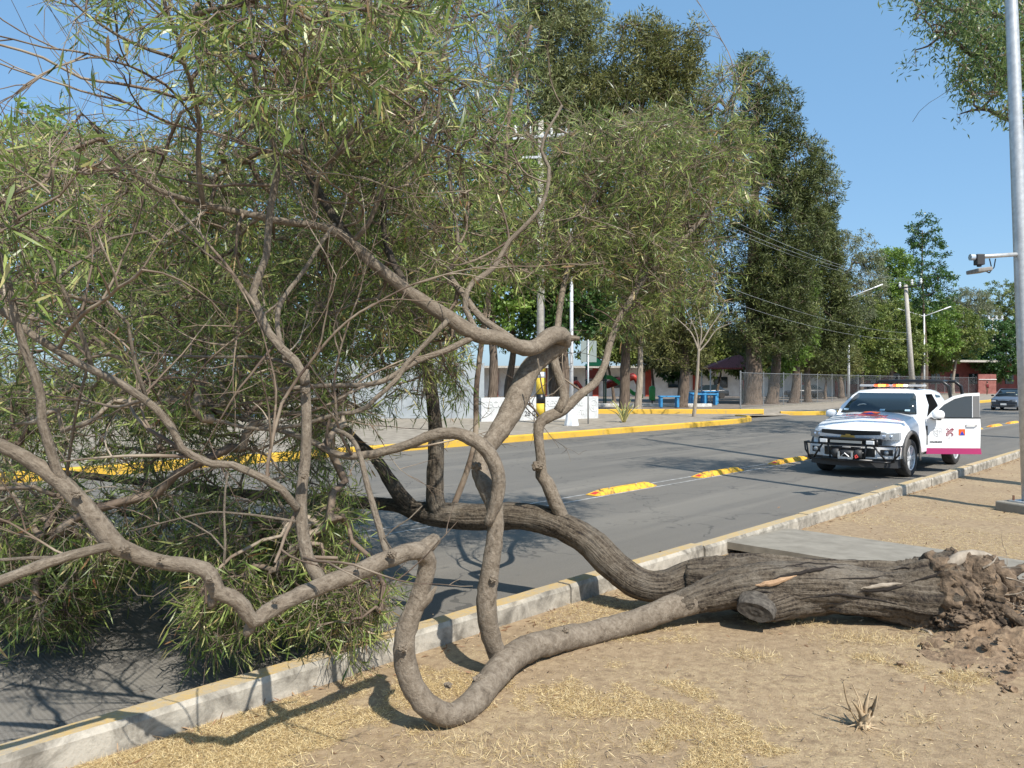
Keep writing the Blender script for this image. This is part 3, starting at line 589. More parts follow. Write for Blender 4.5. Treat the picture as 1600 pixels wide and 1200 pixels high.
# --- crown: leaf clusters, wandering twigs joined to the limbs
def blobs_to_pts(bl, rs, reject=None):
    out = []
    for px, py, rx, ry, y0, y1, n in bl:
        k = 0
        while k < n:
            a = rs.uniform(0, 2 * math.pi); q = rs.uniform(0, 1) ** .5
            x = px + math.cos(a) * q * rx; y = py + math.sin(a) * q * ry; Y = rs.uniform(y0, y1); k += 1
            if reject and reject(x, y, Y, rs): continue
            v = P(x, y, Y)
            if v.z < ROAD_Z + .05: continue
            out.append(v)
    return np.array(out)
def rej(x, y, Y, rs):
    if ((x - 130) / 190) ** 2 + ((y - 105) / 105) ** 2 < 1: return rs.rand() < .9
    if 560 < x < 800 and 620 < y < 900: return rs.rand() < .93
    if x > 545 and y > 520 and x < 640: return rs.rand() < .5
    if 720 < x < 860 and y < 330: return rs.rand() < .6
    if 730 < x < 960 and y > 440: return True
    if 60 < x < 460 and 660 < y < 770: return rs.rand() < .55
    if y > 985 and x < 260: return True
    if 130 < x < 300 and y > 900: return True
    if Y < 3.4 and y > 330 and x > 90: return True
    return False
BL = [(330, 50, 320, 130, 3.0, 4.6, 140), (560, 60, 260, 130, 3.2, 5.4, 160), (650, 150, 190, 190, 4.5, 8, 320), (430, 190, 300, 150, 4.5, 8.5, 350),
      (60, 300, 130, 220, 2.7, 4, 50), (150, 470, 280, 260, 4.3, 9.5, 800), (430, 430, 300, 250, 5.0, 9.5, 900), (660, 380, 190, 220, 5.2, 9.5, 560),
      (130, 740, 260, 170, 4.6, 9, 660), (20, 880, 150, 110, 4.6, 7.5, 300), (430, 720, 210, 150, 5, 9, 430), (450, 900, 175, 95, 4.8, 6.3, 380), (600, 560, 150, 110, 5.2, 8.5, 170),
      (190, 900, 130, 50, 6.3, 8.5, 150), (790, 300, 90, 190, 6.5, 9.5, 230), (40, 930, 130, 75, 5.0, 6.6, 240), (130, 900, 110, 60, 5.4, 7, 130), (540, 960, 60, 55, 4.6, 5.2, 70), (340, 950, 70, 55, 4.4, 5.2, 90), (100, 230, 130, 60, 5, 8, 90),
      (1000, 300, 150, 125, 7.0, 9.8, 420), (1060, 250, 110, 90, 7.5, 9.5, 190), (930, 260, 80, 90, 7, 9.5, 130), (1145, 170, 40, 80, 8, 9, 50), (960, 430, 100, 85, 6.9, 9, 210), (1160, 270, 55, 60, 8, 9.3, 50), (1050, 430, 80, 60, 7.3, 9, 80), (880, 440, 60, 70, 7, 8.5, 60), (960, 490, 60, 30, 6.9, 8, 40)]
pts = blobs_to_pts(BL, RS, rej)
skp = np.concatenate([r[::3, :3] for r in skel])
N, par, tips, dirs = grow(skp, pts, RS, .16, .3)
idx, ra, rb = pipe_radii(N, par, tips, len(skp), .0030, .44, .026)
V, f = prisms(N[par[idx]], N[idx], ra, rb, 4)
# bare arching branchlets, forking twice
rw = random.Random(21); SA, SB, SRA, SRB = [], [], [], []
cand = np.concatenate([r[2::4] for r in skel if r[:, 3].max() < .075])
def walk(p, d, L, r, lvl, up):
    n = max(4, int(L / .07)); st = L / n; bend = Vector((rw.gauss(0, .10), rw.gauss(0, .10), rw.gauss(0, .08)))
    for i in range(n):
        d = (d + bend + Vector((rw.gauss(0, .09), rw.gauss(0, .09), rw.gauss(up, .09)))).normalized(); q = p + d * st
        if q.y < 2.9 or q.z < (1.0 if q.dot(ND) < 4.9 else .25): return
        r1 = max(.0011, r * (1 - .75 / n)) if False else max(.0011, r * (1 - .9 * (i + 1) / n) + .0011); r0 = max(.0011, r * (1 - .9 * i / n) + .0011)
        SA.append(tuple(p)); SB.append(tuple(q)); SRA.append(r0); SRB.append(r1); p = q
        if lvl < 2 and i > 0 and rw.random() < (.30 if lvl == 0 else .4):
            s_ = Vector((rw.gauss(0, 1), rw.gauss(0, 1), rw.gauss(.2, 1))).normalized(); walk(p, (d + s_ * .9).normalized(), L * rw.uniform(.25, .5), r1 * .62, lvl + 1, up * .6)
for k in range(130):
    c_ = cand[rw.randrange(len(cand))]; X_, Y_, Z_ = c_[:3]
    if Z_ < .55 or (Y_ > 6.8 and rw.random() < .5): continue
    px_ = 800 + X_ / Y_ * F; py_ = HY - (Z_ - CZ) / Y_ * F
    if 560 < px_ < 1000 and py_ > 560 and rw.random() < .75: continue
    walk(Vector((X_, Y_, Z_)), Vector((rw.gauss(-.35, .6), rw.gauss(.1, .5), rw.gauss(.35, .5))).normalized(), rw.uniform(.5, 1.7), min(.009, float(c_[3]) * .5), 0, .02)
Vs, fs_ = prisms(np.array(SA), np.array(SB), np.array(SRA), np.array(SRB), 5)
child_mesh('branchlets', npmesh('branchlets', Vs, [fs_], True), M_twig, 'stuff')
# fine twiglets at each cluster
nt = len(tips); K = 6; T0 = np.repeat(N[tips], K, 0); dd = np.repeat(dirs, K, 0)
dv = unit(dd * .8 + RS.normal(0, .65, (nt * K, 3)) + [0, 0, -.12]); L1 = RS.uniform(.12, .34, nt * K)[:, None]
back = RS.uniform(0, .15, nt * K)[:, None]; A = T0 - dd * back; dv2 = unit(dv + RS.normal(0, .3, dv.shape) + [0, 0, -.15]); B = A + dv * L1 * .5; Cc = B + dv2 * L1 * .5
V2, f2_ = prisms(np.vstack([A, B]), np.vstack([B, Cc]), np.full(2 * nt * K, .0022), np.full(2 * nt * K, .0014), 3)
bare = np.where(RS.rand(nt) < np.where(N[tips][:, 1] < 5.5, .50, .34))[0]
V = np.vstack([V, V2]); ftw = [f, f2_ + (len(V) - len(V2))]
child_mesh('twigs', npmesh('twigs', V, ftw), M_twig, 'stuff')
M_ = 8; s = np.tile(np.linspace(.15, 1, M_), nt * K)
A3 = np.repeat(A, M_, 0); B3 = np.repeat(B, M_, 0); C3 = np.repeat(Cc, M_, 0); s_ = s[:, None]
base = np.where(s_ < .5, A3 + (B3 - A3) * s_ * 2, B3 + (C3 - B3) * (s_ * 2 - 1)); d1 = np.repeat(dv2, M_, 0)
dl = unit(d1 * .75 + RS.normal(0, .55, d1.shape) + [0, 0, -.22])
keep = RS.rand(len(base)) < .84
keep &= np.repeat(np.isin(np.arange(nt), bare, invert=True), K * M_) | (RS.rand(len(base)) < .25)
base = base[keep]; dl = dl[keep]; n = len(base)
ln = RS.uniform(.045, .135, n) * (1 + .1 * (base[:, 1] < 4.2)); wd = ln * RS.uniform(.06, .115, n)
tint = np.clip(RS.normal(.46, .2, n), 0, .88); dry = RS.rand(n) < .07; tint[dry] = RS.uniform(.88, 1, dry.sum())
cl = np.clip(np.repeat(RS.normal(0, .12, nt), K * M_)[keep], -.3, .3); tint = np.where(dry, tint, np.clip(tint + cl, 0, .88))
V, tr_, qd, k = leaf_arrays(base, dl, ln, wd, RS)
child_mesh('foliage', npmesh('foliage', V, [tr_, qd], col=np.repeat(tint, k)), M_leaf, 'stuff')
print('fallen tree leaves', n, 'nodes', len(N))

# ------------------------------------------------------------------ ground litter (nobody could count it)
def litter(name, n, gen, m, lo, hi, wlo, whi, tint=None, lift=.5):
    base = gen(n); n = len(base); d = RS.normal(0, 1, (n, 3)); d[:, 2] = np.abs(d[:, 2]) * lift; d = unit(d)
    ln = RS.uniform(lo, hi, n); w = RS.uniform(wlo, whi, n)
    V, tr_, qd, k = leaf_arrays(base, d, ln, w, RS, .3, False)
    V[:, 2] = np.maximum(V[:, 2], np.repeat(base[:, 2], k) - .001)
    return tag(link(name, npmesh(name, V, [qd], col=np.repeat(RS.uniform(0, 1, n), k)), m), kind='stuff')
M_straw = leaf_mat('straw', [(0, (.36, .25, .11)), (.5, (.64, .49, .24)), (.9, (.88, .74, .44)), (1, (.24, .13, .06))], .7, .2)
def gen_straw(n):
    out = []
    while len(out) < n:
        px = random.uniform(-60, 1660); py = 760 + 460 * random.random() ** .8
        v = G(px, py); nn = v.dot(ND); r = v.dot(RD)
        if nn > 4.05 or v.y > 15 or (7.5 < r < 9.1): continue
        k = fbm(v.x, v.y, .85, 3) + .35 * fbm(v.x, v.y, 4.5, 2)
        if nn > 3.5: k += .12
        if px < 900 and py > 900: k += .06
        if v.y > 6.8: k += .30
        if v.x > 2 and v.y < 5.6: k -= .12
        if k < .18 and random.random() > .07: continue
        if random.random() > .25 + 1.6 * max(0, k): continue
        out.append((v.x, v.y, hz(v.x, v.y) - .001))
    return np.array(out)
litter('dry_grass', 110000, gen_straw, M_straw, .012, .045, .0012, .0028, lift=.35)
def tuft(cx, cy, n, spread):
    v = G(cx, cy); return np.stack([RS.normal(v.x, spread, n), RS.normal(v.y, spread * .6, n), np.zeros(n)], 1)
tf = np.concatenate([tuft(x, y, n, s) for x, y, n, s in [(1330, 1000, 420, .16), (1390, 1005, 420, .14), (1360, 1032, 260, .1), (1190, 1030, 160, .08), (1160, 1025, 140, .08), (1480, 1062, 170, .09), (1500, 1078, 120, .06), (1220, 1140, 60, .04), (1400, 1180, 60, .05), (1440, 1125, 80, .05), (1280, 980, 90, .1), (800, 1180, 500, .2), (950, 1150, 400, .25), (700, 1160, 300, .15), (430, 1190, 300, .2), (1030, 1070, 50, .06), (910, 1110, 160, .15)]])
for q in tf: q[2] = hz(q[0], q[1])
litter('dry_grass_tufts', 0, lambda n: tf, M_straw, .03, .075, .0015, .003, lift=.9)
# leaf litter along the kerb and in the gutter
M_dead = leaf_mat('dead leaves', [(0, (.16, .08, .04)), (.5, (.30, .17, .09)), (1, (.45, .33, .20))], .7, .15)
def gen_dead(n):
    r = RS.uniform(-1, 24, n); k = RS.rand(n); nn = np.where(k < .55, 4.07 - np.abs(RS.normal(0, .10, n)), np.where(k < .65, 4.3 + np.abs(RS.normal(0, .5, n)), RS.uniform(1, 4, n)))
    return np.array([[*RN(a, b)[:2], (hz(*RN(a, b)[:2]) + .002) if b < 4.08 else ROAD_Z + .003] for a, b in zip(r, nn)])
litter('dead_leaves', 1300, gen_dead, M_dead, .03, .08, .006, .014, lift=.25)
mb = MB(); rq = random.Random(8)
for i in range(110):
    v = G(rq.uniform(300, 1600), rq.uniform(930, 1200)); 
    if v.dot(ND) > 4.0: continue
    v.z = hz(v.x, v.y) + .004; an = rq.uniform(0, 6.3); L_ = abs(rq.gauss(0, .05)) + .02; d_ = Vector((math.cos(an), math.sin(an), 0)); e_ = Vector((-d_.y, d_.x, 0)) * rq.gauss(0, .2) * L_
    mb.tube([v, v + d_ * L_ * .5 + e_ + Vector((0, 0, .004)), v + d_ * L_], [.0022, .0018, .001], 5)
tag(mb.build('broken_twigs', M_twig), kind='stuff')
# dug-up earth, clods and crumbs
mb = MB()
g = 60
vs = []
for i in range(g + 1):
    for j in range(g + 1):
        x = 2.75 + 2.6 * i / g; y = 4.35 + 1.75 * j / g
        c = Vector((3.8, 5.25)); d = math.hypot((x - c.x) / 1.15, (y - c.y) / .72) + .18 * fbm(x, y, 2.5, 2)
        h = max(0, 1 - d) ** .8; vs.append((x, y, hz(x, y) - .012 + h * (.04 + .07 * fbm(x, y, 6, 3) + .06 * abs(fbm(x, y, 17, 2)))))
mb.add(vs, [(i * (g + 1) + j, (i + 1) * (g + 1) + j, (i + 1) * (g + 1) + j + 1, i * (g + 1) + j + 1) for i in range(g) for j in range(g)])
tag(mb.build('soil_mound', M_soil, smooth=True), kind='structure')
mb = MB()
def clod(x, y, s, z=None):
    z = hz(x, y) if z is None else z; b = len(mb.v)
    bm = bmesh.new(); bmesh.ops.create_icosphere(bm, subdivisions=1 if s < .02 else 2, radius=1)
    for v in bm.verts: v.co = v.co * s * random.uniform(.6, 1.2); v.co.z *= .7
    mb.add([Vector((x, y, z + s * .2)) + v.co for v in bm.verts], [[v.index for v in f.verts] for f in bm.faces]); bm.free()
for i in range(560):
    a = random.gauss(3.85, .5); b = random.gauss(4.95, .28)
    if b > 5.75: continue
    clod(a, b, abs(random.gauss(.0, .014)) + .004, hz(a, b) + random.uniform(0, .06) * (abs(a - 3.8) < .8))
tag(mb.build('soil_clods', M_soil), kind='stuff'); mb = MB()
for i in range(600):
    v = G(random.uniform(500, 1600), random.uniform(960, 1200)); clod(v.x, v.y, abs(random.gauss(0, .0035)) + .002)
tag(mb.build('pebbles', noisy('pebble', (.24, .17, .105), (.42, .33, .23), 30, .9, 0, 0, 'World')), kind='stuff')
for px, py, s in ((1410, 1152, .016), (1335, 1018, .01), (1248, 1150, .011), (912, 1090, .03)):
    pass
# dried agave stump
ag = G(1350, 1137); a = empty('dried_agave', ag, 0, 'dead dried agave stump with a few stiff tan leaves on the bare dirt', 'plant')
M_agv = noisy('dried leaf', (.27, .185, .10), (.56, .44, .29), 16, .8, 0, .5, sc=(1, 1, .25))
def blade(mb, p0, p1, bend, w, th=.004, n=8):
    p0 = Vector(p0); p1 = Vector(p1); d = (p1 - p0); s = d.cross(Vector((0, 0, 1))); s = s.normalized() if s.length > 1e-4 else Vector((1, 0, 0)); nn = s.cross(d).normalized(); vs = []
    for i in range(n + 1):
        t = i / n; c = p0 + d * t + nn * bend * math.sin(t * math.pi) ; ww = w * (1 - t ** 2.2) * (.75 + .5 * math.sin(min(1, t * 2) * math.pi / 2)) + .0006
        vs += [c - s * ww + nn * ww * .5, c - nn * th, c + s * ww + nn * ww * .5, c + nn * th]
    mb.add(vs, [(i * 4 + j, i * 4 + (j + 1) % 4, i * 4 + 4 + (j + 1) % 4, i * 4 + 4 + j) for i in range(n) for j in range(4)] + [(3, 2, 1, 0), (n * 4, n * 4 + 1, n * 4 + 2, n * 4 + 3)])
for k, (x, y, z, w, bn) in enumerate([(-.10, .02, .235, .009, -.02), (-.075, -.02, .155, .024, .012), (-.04, .05, .21, .010, .02), (.075, .0, .185, .022, -.012), (.055, .04, .20, .013, .02), (.085, .03, .12, .018, .02), (-.13, .06, .10, .006, .03), (.0, -.055, .10, .03, .0), (.03, -.05, .085, .026, 0), (-.01, .05, .13, .015, 0)]):
    mb = MB(); blade(mb, (x * .15, y * .15, .0), (x, y, z), bn, w); mb.build('leaf', M_agv, a, True)
mb = MB(); blob(mb, (0, 0, .02), (.032, .032, .045), 4, .5, sub=4); mb.build('core', M_agv, a, True)
mb = MB()
for k in range(9):
    an = k * .7; mb.tube([(0, 0, .01), (.04 * math.cos(an), .04 * math.sin(an), .012), (.09 * math.cos(an + .3), .09 * math.sin(an + .3), .004)], [.006, .004, .001], 5)
mb.build('root', M_agv, a)

# ------------------------------------------------------------------ trees beyond the road
M_casud = leaf_mat('dark needles', [(0, (.030, .045, .012)), (.5, (.085, .11, .030)), (1, (.21, .235, .07))], .6, .25)
LEAFK = {'casud': (M_casud, .16, .36, .04, .075, (0, 0, -.05), .5), 'casu': (M_casu, .16, .36, .035, .065, (0, 0, -.05), .5), 'casu2': (M_casu2, .16, .36, .035, .065, (0, 0, -.2), .55), 'green': (M_green, .14, .26, .09, .15, (0, 0, -.2), 1.0), 'olive': (M_olive, .14, .26, .08, .13, (0, 0, -.2), 1.0), 'pale': (M_pale, .14, .26, .05, .09, (0, 0, -.4), 1.0), 'deep': (M_deep, .16, .28, .10, .15, (0, 0, -.3), 1.0)}
def bg_tree(name, px, Y, blobs, kind, label, cat='tree', n=9000, tr=.3, z0=.03, trunk=None, barkm=None, scale=1.3, group=None, cl=None, seed=1, spread=.5, shell=.35):
    rs = np.random.RandomState(seed + int(px))
    base = Vector(((px - 800) / F * Y, Y, z0)); root = empty(name, base, 0, label, cat, group)
    # blobs in photo pixels -> ellipsoids in metres at the tree's distance
    E = []
    for b in blobs:
        bx, by, rx, ry = b[:4]; rx *= 1.25; ry *= 1.25; dy = b[4] if len(b) > 4 else 0
        c = P(bx, by, Y) + Vector((0, dy, 0)) - base; E.append((np.array(c), np.array([rx / F * Y, max(rx, ry * .6) / F * Y * .85, ry / F * Y])))
    vol = np.array([e[1][0] * e[1][2] for e in E]); vol = vol / vol.sum()
    n = int(n * (2.5 if 'casu' in kind else 1.25)); ncl = cl or max(60, n // 36); tg = []
    for (c, r), f in zip(E, vol):
        k = max(4, int(ncl * f)); q = unit(rs.normal(0, 1, (k, 3))) * (rs.uniform(shell, 1, (k, 1)) ** .6); tg.append(c + q * r)
    tg = np.concatenate(tg); tg[:, 2] = np.maximum(tg[:, 2], .3)
    tops = sorted(E, key=lambda e: -e[0][2]); top = tops[0][0]
    if trunk: tp = [np.array(P(x, y, Y) - base) for x, y in trunk]
    else: tp = [np.array([top[0] * s ** 1.5, top[1] * s, top[2] * s]) + np.array([.25 * math.sin(s * 7 + seed) * tr * 2, 0, 0]) * (s > 0) for s in (0, .2, .45, .7, 1)]
    rr = [tr * 1.45] + [tr * max(.1, 1 - .8 * i / (len(tp) - 1)) for i in range(1, len(tp))]
    row = [(*p, q) for p, q in zip(tp, rr)]; row.insert(1, (*(tp[0] * .92 + tp[1] * .08), tr * 1.08)); row[0] = (row[0][0], row[0][1], -.1, tr * 1.5)
    me, r = limb_mesh('trunk', row, 12, .14, seed, .35, .08); link('trunk', me, barkm or M_bark_bg, root)
    sk = r[len(r) // 4:, :3][::2]
    N, par, tips, dirs = grow(sk, tg, rs, .7, .22, rise=-.12)
    idx, ra, rb = pipe_radii(N, par, tips, len(sk), .012, .5, tr * .5)
    Vb, fb = prisms(N[par[idx]], N[idx], ra, rb, 4)
    m, l0, l1, w0, w1, gv, sp = LEAFK[kind]; per = max(3, n // len(tips))
    cdir = unit(dirs + [0, 0, .25 if kind.startswith('casu') else 0]); T = np.repeat(N[tips], per, 0); d = np.repeat(cdir, per, 0)
    loc = unit(rs.normal(0, 1, T.shape)) * (rs.rand(len(T), 1) ** .5) * spread * np.array([1, 1, .75 if not kind.startswith('casu') else 1.0])
    dl = unit(d * .7 + rs.normal(0, sp, T.shape) + np.array(gv) * (2 if 'casu' not in kind else 1)); nL = len(T)
    V, tr_, qd, k = leaf_arrays(T + loc, dl, rs.uniform(l0, l1, nL) * scale, rs.uniform(w0, w1, nL) * scale, rs, .2, False)
    tint = np.clip(np.repeat(rs.normal(.5, .17, len(tips)), per) + rs.normal(0, .13, nL), 0, 1)
    me = npmesh('crown', np.vstack([V, Vb]), [qd, fb + len(V)], col=np.concatenate([np.repeat(tint, k), np.zeros(len(Vb))]))
    o = link('crown', me, [m, barkm or M_bark_bg], root); me.polygons.foreach_set('material_index', np.concatenate([np.zeros(len(qd), np.int32), np.ones(len(fb), np.int32)])); return root
GT = 'trees in the park across the road'
bg_tree('casuarina_tree', 868, 47, [(850, 60, 60, 80), (895, 80, 45, 70), (830, 140, 60, 70), (900, 170, 50, 70), (870, 240, 60, 80), (925, 30, 22, 40), (860, -30, 50, 70)], 'casu2', 'tall greyish feathery tree rising highest behind the fallen crown', n=17000, tr=.35, seed=3, group=GT)
bg_tree('casuarina_tree', 975, 46, [(1000, 95, 60, 50), (1050, 110, 40, 55), (975, 150, 65, 55), (1070, 155, 40, 60), (1020, 190, 75, 60), (940, 200, 50, 60), (1010, 280, 80, 70), (1000, 380, 70, 70), (960, 470, 60, 60), (1018, 55, 22, 30), (1087, 60, 12, 25)], 'casu', 'broad olive feathery tree with a dark double trunk beside the striped agave', n=24000, tr=.32, seed=5, group=GT)
bg_tree('slender_trunk_tree', 996, 45.5, [(1000, 500, 35, 40), (990, 430, 30, 50), (1010, 370, 30, 40)], 'casu', 'slender pale trunk standing close right of the dark double trunk', n=3500, tr=.22, seed=6, group=GT, barkm=M_bark_pale)
bg_tree('casuarina_tree', 1066, 53, [(1060, 430, 45, 70), (1075, 500, 40, 55), (1050, 360, 50, 60), (1040, 540, 30, 35), (1080, 550, 26, 26), (1070, 290, 50, 60)], 'casu', 'feathery tree with a flared trunk in front of the blue benches', n=13000, tr=.38, seed=7, group=GT)
bg_tree('casuarina_tree', 1176, 60, [(1180, 130, 24, 40), (1205, 190, 40, 55), (1175, 230, 50, 55), (1240, 260, 42, 50), (1265, 300, 40, 45), (1190, 310, 65, 60), (1240, 360, 50, 50), (1160, 400, 60, 60), (1210, 440, 60, 55), (1150, 480, 50, 50), (1190, 520, 50, 45), (1230, 500, 45, 45), (1165, 115, 10, 26)], 'casud', 'tallest dark feathery tree with a massive ridged trunk at the fence corner', n=30000, tr=.75, seed=9, group=GT, trunk=[(1176, 640), (1178, 560), (1175, 450), (1180, 300), (1185, 130)])
bg_tree('ridged_trunk_tree', 1206, 62, [(1225, 420, 40, 50), (1230, 500, 35, 40)], 'casud', 'second ridged trunk just behind the fence beside the massive one', n=5000, tr=.5, seed=12, group=GT)
bg_tree('broadleaf_tree', 1240, 64, [(1225, 460, 26, 32), (1240, 500, 26, 28), (1235, 545, 24, 26), (1222, 570, 18, 20), (1250, 450, 22, 26), (1255, 520, 18, 22)], 'green', 'bright green leafy tree against the dark conifers behind the fence', n=9000, tr=.42, seed=13, group=GT)
bg_tree('casuarina_tree', 1262, 67, [(1275, 400, 35, 50), (1300, 440, 25, 45), (1290, 490, 36, 40), (1260, 540, 36, 32), (1300, 540, 28, 32), (1275, 350, 25, 35), (1320, 500, 20, 30)], 'casud', 'dark feathery tree right of the bright green one', n=15000, tr=.3, seed=15, group=GT)
bg_tree('pale_tree', 1315, 82, [(1290, 300, 18, 50), (1285, 250, 14, 30), (1325, 400, 36, 38), (1300, 370, 22, 30), (1350, 440, 34, 40), (1330, 470, 40, 40), (1365, 410, 14, 18)], 'pale', 'tall pale grey-green tree behind the dark conifers and single arm lamp', n=14000, tr=.3, seed=16, group=GT)
bg_tree('round_tree', 1392, 95, [(1395, 412, 24, 22), (1400, 440, 22, 20), (1385, 460, 22, 22)], 'green', 'tree with a round bright green top left of the leaning concrete pole', n=9000, tr=.3, seed=18, group=GT)
bg_tree('tall_thin_tree', 1446, 98, [(1440, 360, 20, 22), (1450, 395, 24, 22), (1432, 375, 12, 14), (1452, 430, 30, 22), (1475, 440, 14, 16), (1440, 460, 26, 22), (1470, 470, 20, 16)], 'deep', 'tall thin open-crowned tree standing above the lamps', n=6000, tr=.28, seed=19, group=GT, spread=.6)
for k, (px, Y, bl, kd, lb) in enumerate([
    (1345, 88, [(1345, 520, 34, 30), (1365, 545, 30, 26), (1330, 560, 26, 24), (1355, 490, 26, 22)], 'olive', 'low olive tree with reddish tinge directly above the pickup light bar'),
    (1392, 92, [(1395, 520, 30, 26), (1410, 550, 28, 24), (1385, 555, 24, 22), (1400, 495, 24, 18)], 'olive', 'bushy olive tree around the foot of the leaning concrete pole'),
    (1440, 104, [(1450, 500, 32, 24), (1430, 530, 26, 24), (1460, 535, 26, 22)], 'green', 'yellow-green tree behind the double arm lamp'),
    (1489, 108, [(1490, 525, 40, 20), (1470, 545, 26, 20), (1510, 540, 26, 18), (1500, 505, 26, 16)], 'olive', 'spreading flat-crowned tree with pale crooked trunks beyond the open truck door'),
    (1510, 135, [(1510, 480, 26, 20), (1530, 492, 22, 16), (1485, 492, 22, 18)], 'pale', 'hazy far tree standing over the flat-crowned one'),
    (1553, 120, [(1555, 530, 24, 20), (1545, 560, 20, 18), (1570, 560, 22, 22), (1560, 585, 16, 12), (1580, 535, 18, 22)], 'deep', 'dense dark green rounded tree overhanging the far grey car'),
    (1575, 150, [(1565, 468, 24, 20), (1590, 480, 24, 26), (1600, 510, 26, 26), (1550, 490, 16, 14)], 'olive', 'tall tree behind the dense dark green one by the camera pole'),
    (1640, 140, [(1640, 520, 40, 50), (1620, 560, 30, 30)], 'olive', 'tree at the far end of the street right of the camera pole')]):
    bg_tree('street_tree', px, Y, [(a, b - 4, c * 1.15, d * 1.15) for a, b, c, d in bl], kd, lb, n=11000, tr=.24, seed=20 + k, group='street trees down the avenue', barkm=M_bark_pale if k in (3,) else None, scale=1.6)
# leafy trees seen through the fallen crown
for k, (px, Y, bl, kd, lb) in enumerate([
    (40, 34, [(40, 270, 110, 80), (110, 330, 90, 80), (0, 400, 120, 90), (120, 450, 110, 80)], 'green', 'bright green tree behind the fallen crown at the far left'),
    (240, 36, [(260, 380, 100, 90), (330, 470, 100, 80), (200, 480, 90, 80)], 'green', 'second leafy tree hidden deep behind the fallen crown'),
    (440, 38, [(450, 330, 90, 100), (500, 420, 90, 90), (400, 470, 90, 80), (450, 520, 90, 50)], 'deep', 'dark leafy tree behind the middle of the fallen crown'),
    (622, 40, [(620, 300, 70, 80), (600, 400, 80, 80), (660, 450, 70, 70), (570, 500, 70, 50)], 'green', 'leafy tree behind the fallen crown left of the mossy trunk'),
    (768, 41, [(760, 230, 60, 70), (800, 300, 60, 80), (740, 380, 60, 80), (800, 430, 55, 70), (740, 480, 50, 40)], 'green', 'leafy tree with a mossy trunk behind the concrete sign'),
    (880, 43, [(860, 400, 60, 60), (900, 470, 55, 55), (860, 500, 40, 40), (920, 400, 50, 60), (890, 330, 50, 50)], 'deep', 'leafy tree behind the white lamp post')]):
    bg_tree('park_tree', px, Y, bl, kd, lb, n=12000, tr=.28, seed=40 + k, group='leafy trees behind the fallen crown', spread=.6)
for px, Y, lb in ((655, 42, 'pale thick trunk left of the grey wall end'), (795, 45, 'dark straight trunk between the mossy trunk and the striped pole'), (868, 44, 'brown trunk behind the right half of the concrete sign')):
    bg_tree('park_tree', px, Y, [(px, 500, 30, 40), (px + 10, 440, 30, 40)], 'olive', lb, n=2500, tr=.3, seed=61, group='leafy trees behind the fallen crown')
# slim bare sapling on the far pavement
sp = G(1084, 651, .06); t0 = empty('bare_sapling', sp, 0, 'slim leafless young tree on the far pavement', 'tree')
def loc2(px, py): return P(px, py, sp.y) - sp
def small(name, pts, r0, r1, par_, m, base=sp):
    rows_ = [(*(P(x, y, base.y) - base), r0 + (r1 - r0) * i / (len(pts) - 1)) for i, (x, y) in enumerate(pts)]
    me, r = limb_mesh(name, rows_, 8, .1, len(pts), .15); o = link(name, me, m, par_); return r
tr_r = small('trunk', [(1084, 654), (1087, 620), (1090, 580), (1092, 545)], .11, .06, t0, M_bark_pale)
skr = [tr_r]
for pts in ([(1092, 548), (1080, 520), (1060, 500), (1052, 492)], [(1092, 548), (1096, 520), (1092, 490), (1085, 460)], [(1092, 550), (1105, 535), (1120, 515), (1143, 505)], [(1094, 540), (1108, 515), (1125, 490), (1132, 470)], [(1091, 545), (1088, 520), (1070, 480)]):
    skr.append(small('branch', pts, .045, .012, t0, M_bark_pale))
sk = np.concatenate([r[:, :3] for r in skr[1:]]); tg = np.array([list(loc2(random.uniform(1045, 1140), random.uniform(455, 520)) + Vector((0, random.uniform(-1.2, 1.2), 0))) for i in range(60)])
N, par, tips, dirs = grow(sk, tg, RS, .3, .2); idx, ra, rb = pipe_radii(N, par, tips, len(sk), .006, .4, .03)
V, f = prisms(N[par[idx]], N[idx], ra, rb, 4); tag(link('twigs', npmesh('twigs', V, [f]), M_bark_pale, t0), kind='stuff')
# tree leaning in from the right, its trunk outside the frame
rt = Vector((10.4, 11.6, 0)); t1 = empty('overhanging_tree', rt, 0, 'tall tree whose leafy branches hang in from the right behind the steel pole', 'tree')
def lp(px, py, Y): return P(px, py, Y) - rt
def brn(name, pts, r0, r1, m=M_bark_dark):
    rows_ = [(*lp(*p), r0 + (r1 - r0) * i / (len(pts) - 1)) for i, p in enumerate(pts)]
    me, r = limb_mesh(name, rows_, 9, .1, len(pts), .1); link(name, me, m, t1); return r
me, r = limb_mesh('trunk', [(0, 0, -.1, .32), (.05, 0, 1, .25), (.0, .2, 3.5, .22), (-.2, .4, 6, .16), (-.6, .5, 8.5, .08)], 14, .12, 2, .2, .08); link('trunk', me, M_bark_dark, t1); s0_ = [r]
for pts in ([(1790, 380, 12), (1700, 260, 12.0), (1620, 200, 12.2), (1570, 185, 12.3), (1545, 172, 12.3), (1520, 172, 12.3), (1500, 178, 12.4)], [(1790, 200, 12), (1680, 150, 12.2), (1580, 118, 12.4), (1545, 90, 12.5), (1515, 84, 12.5), (1500, 70, 12.5), (1475, 56, 12.5), (1450, 72, 12.4), (1430, 78, 12.4)],
            [(1790, 120, 12), (1680, 60, 12.2), (1600, 36, 12.4), (1550, 22, 12.6), (1500, 18, 12.6), (1460, 10, 12.7), (1420, 0, 12.8)], [(1780, 60, 12), (1680, -20, 12.2), (1580, -30, 12.4), (1480, -10, 12.6)]):
    s0_.append(brn('branch', pts, .07, .008))
tg = []
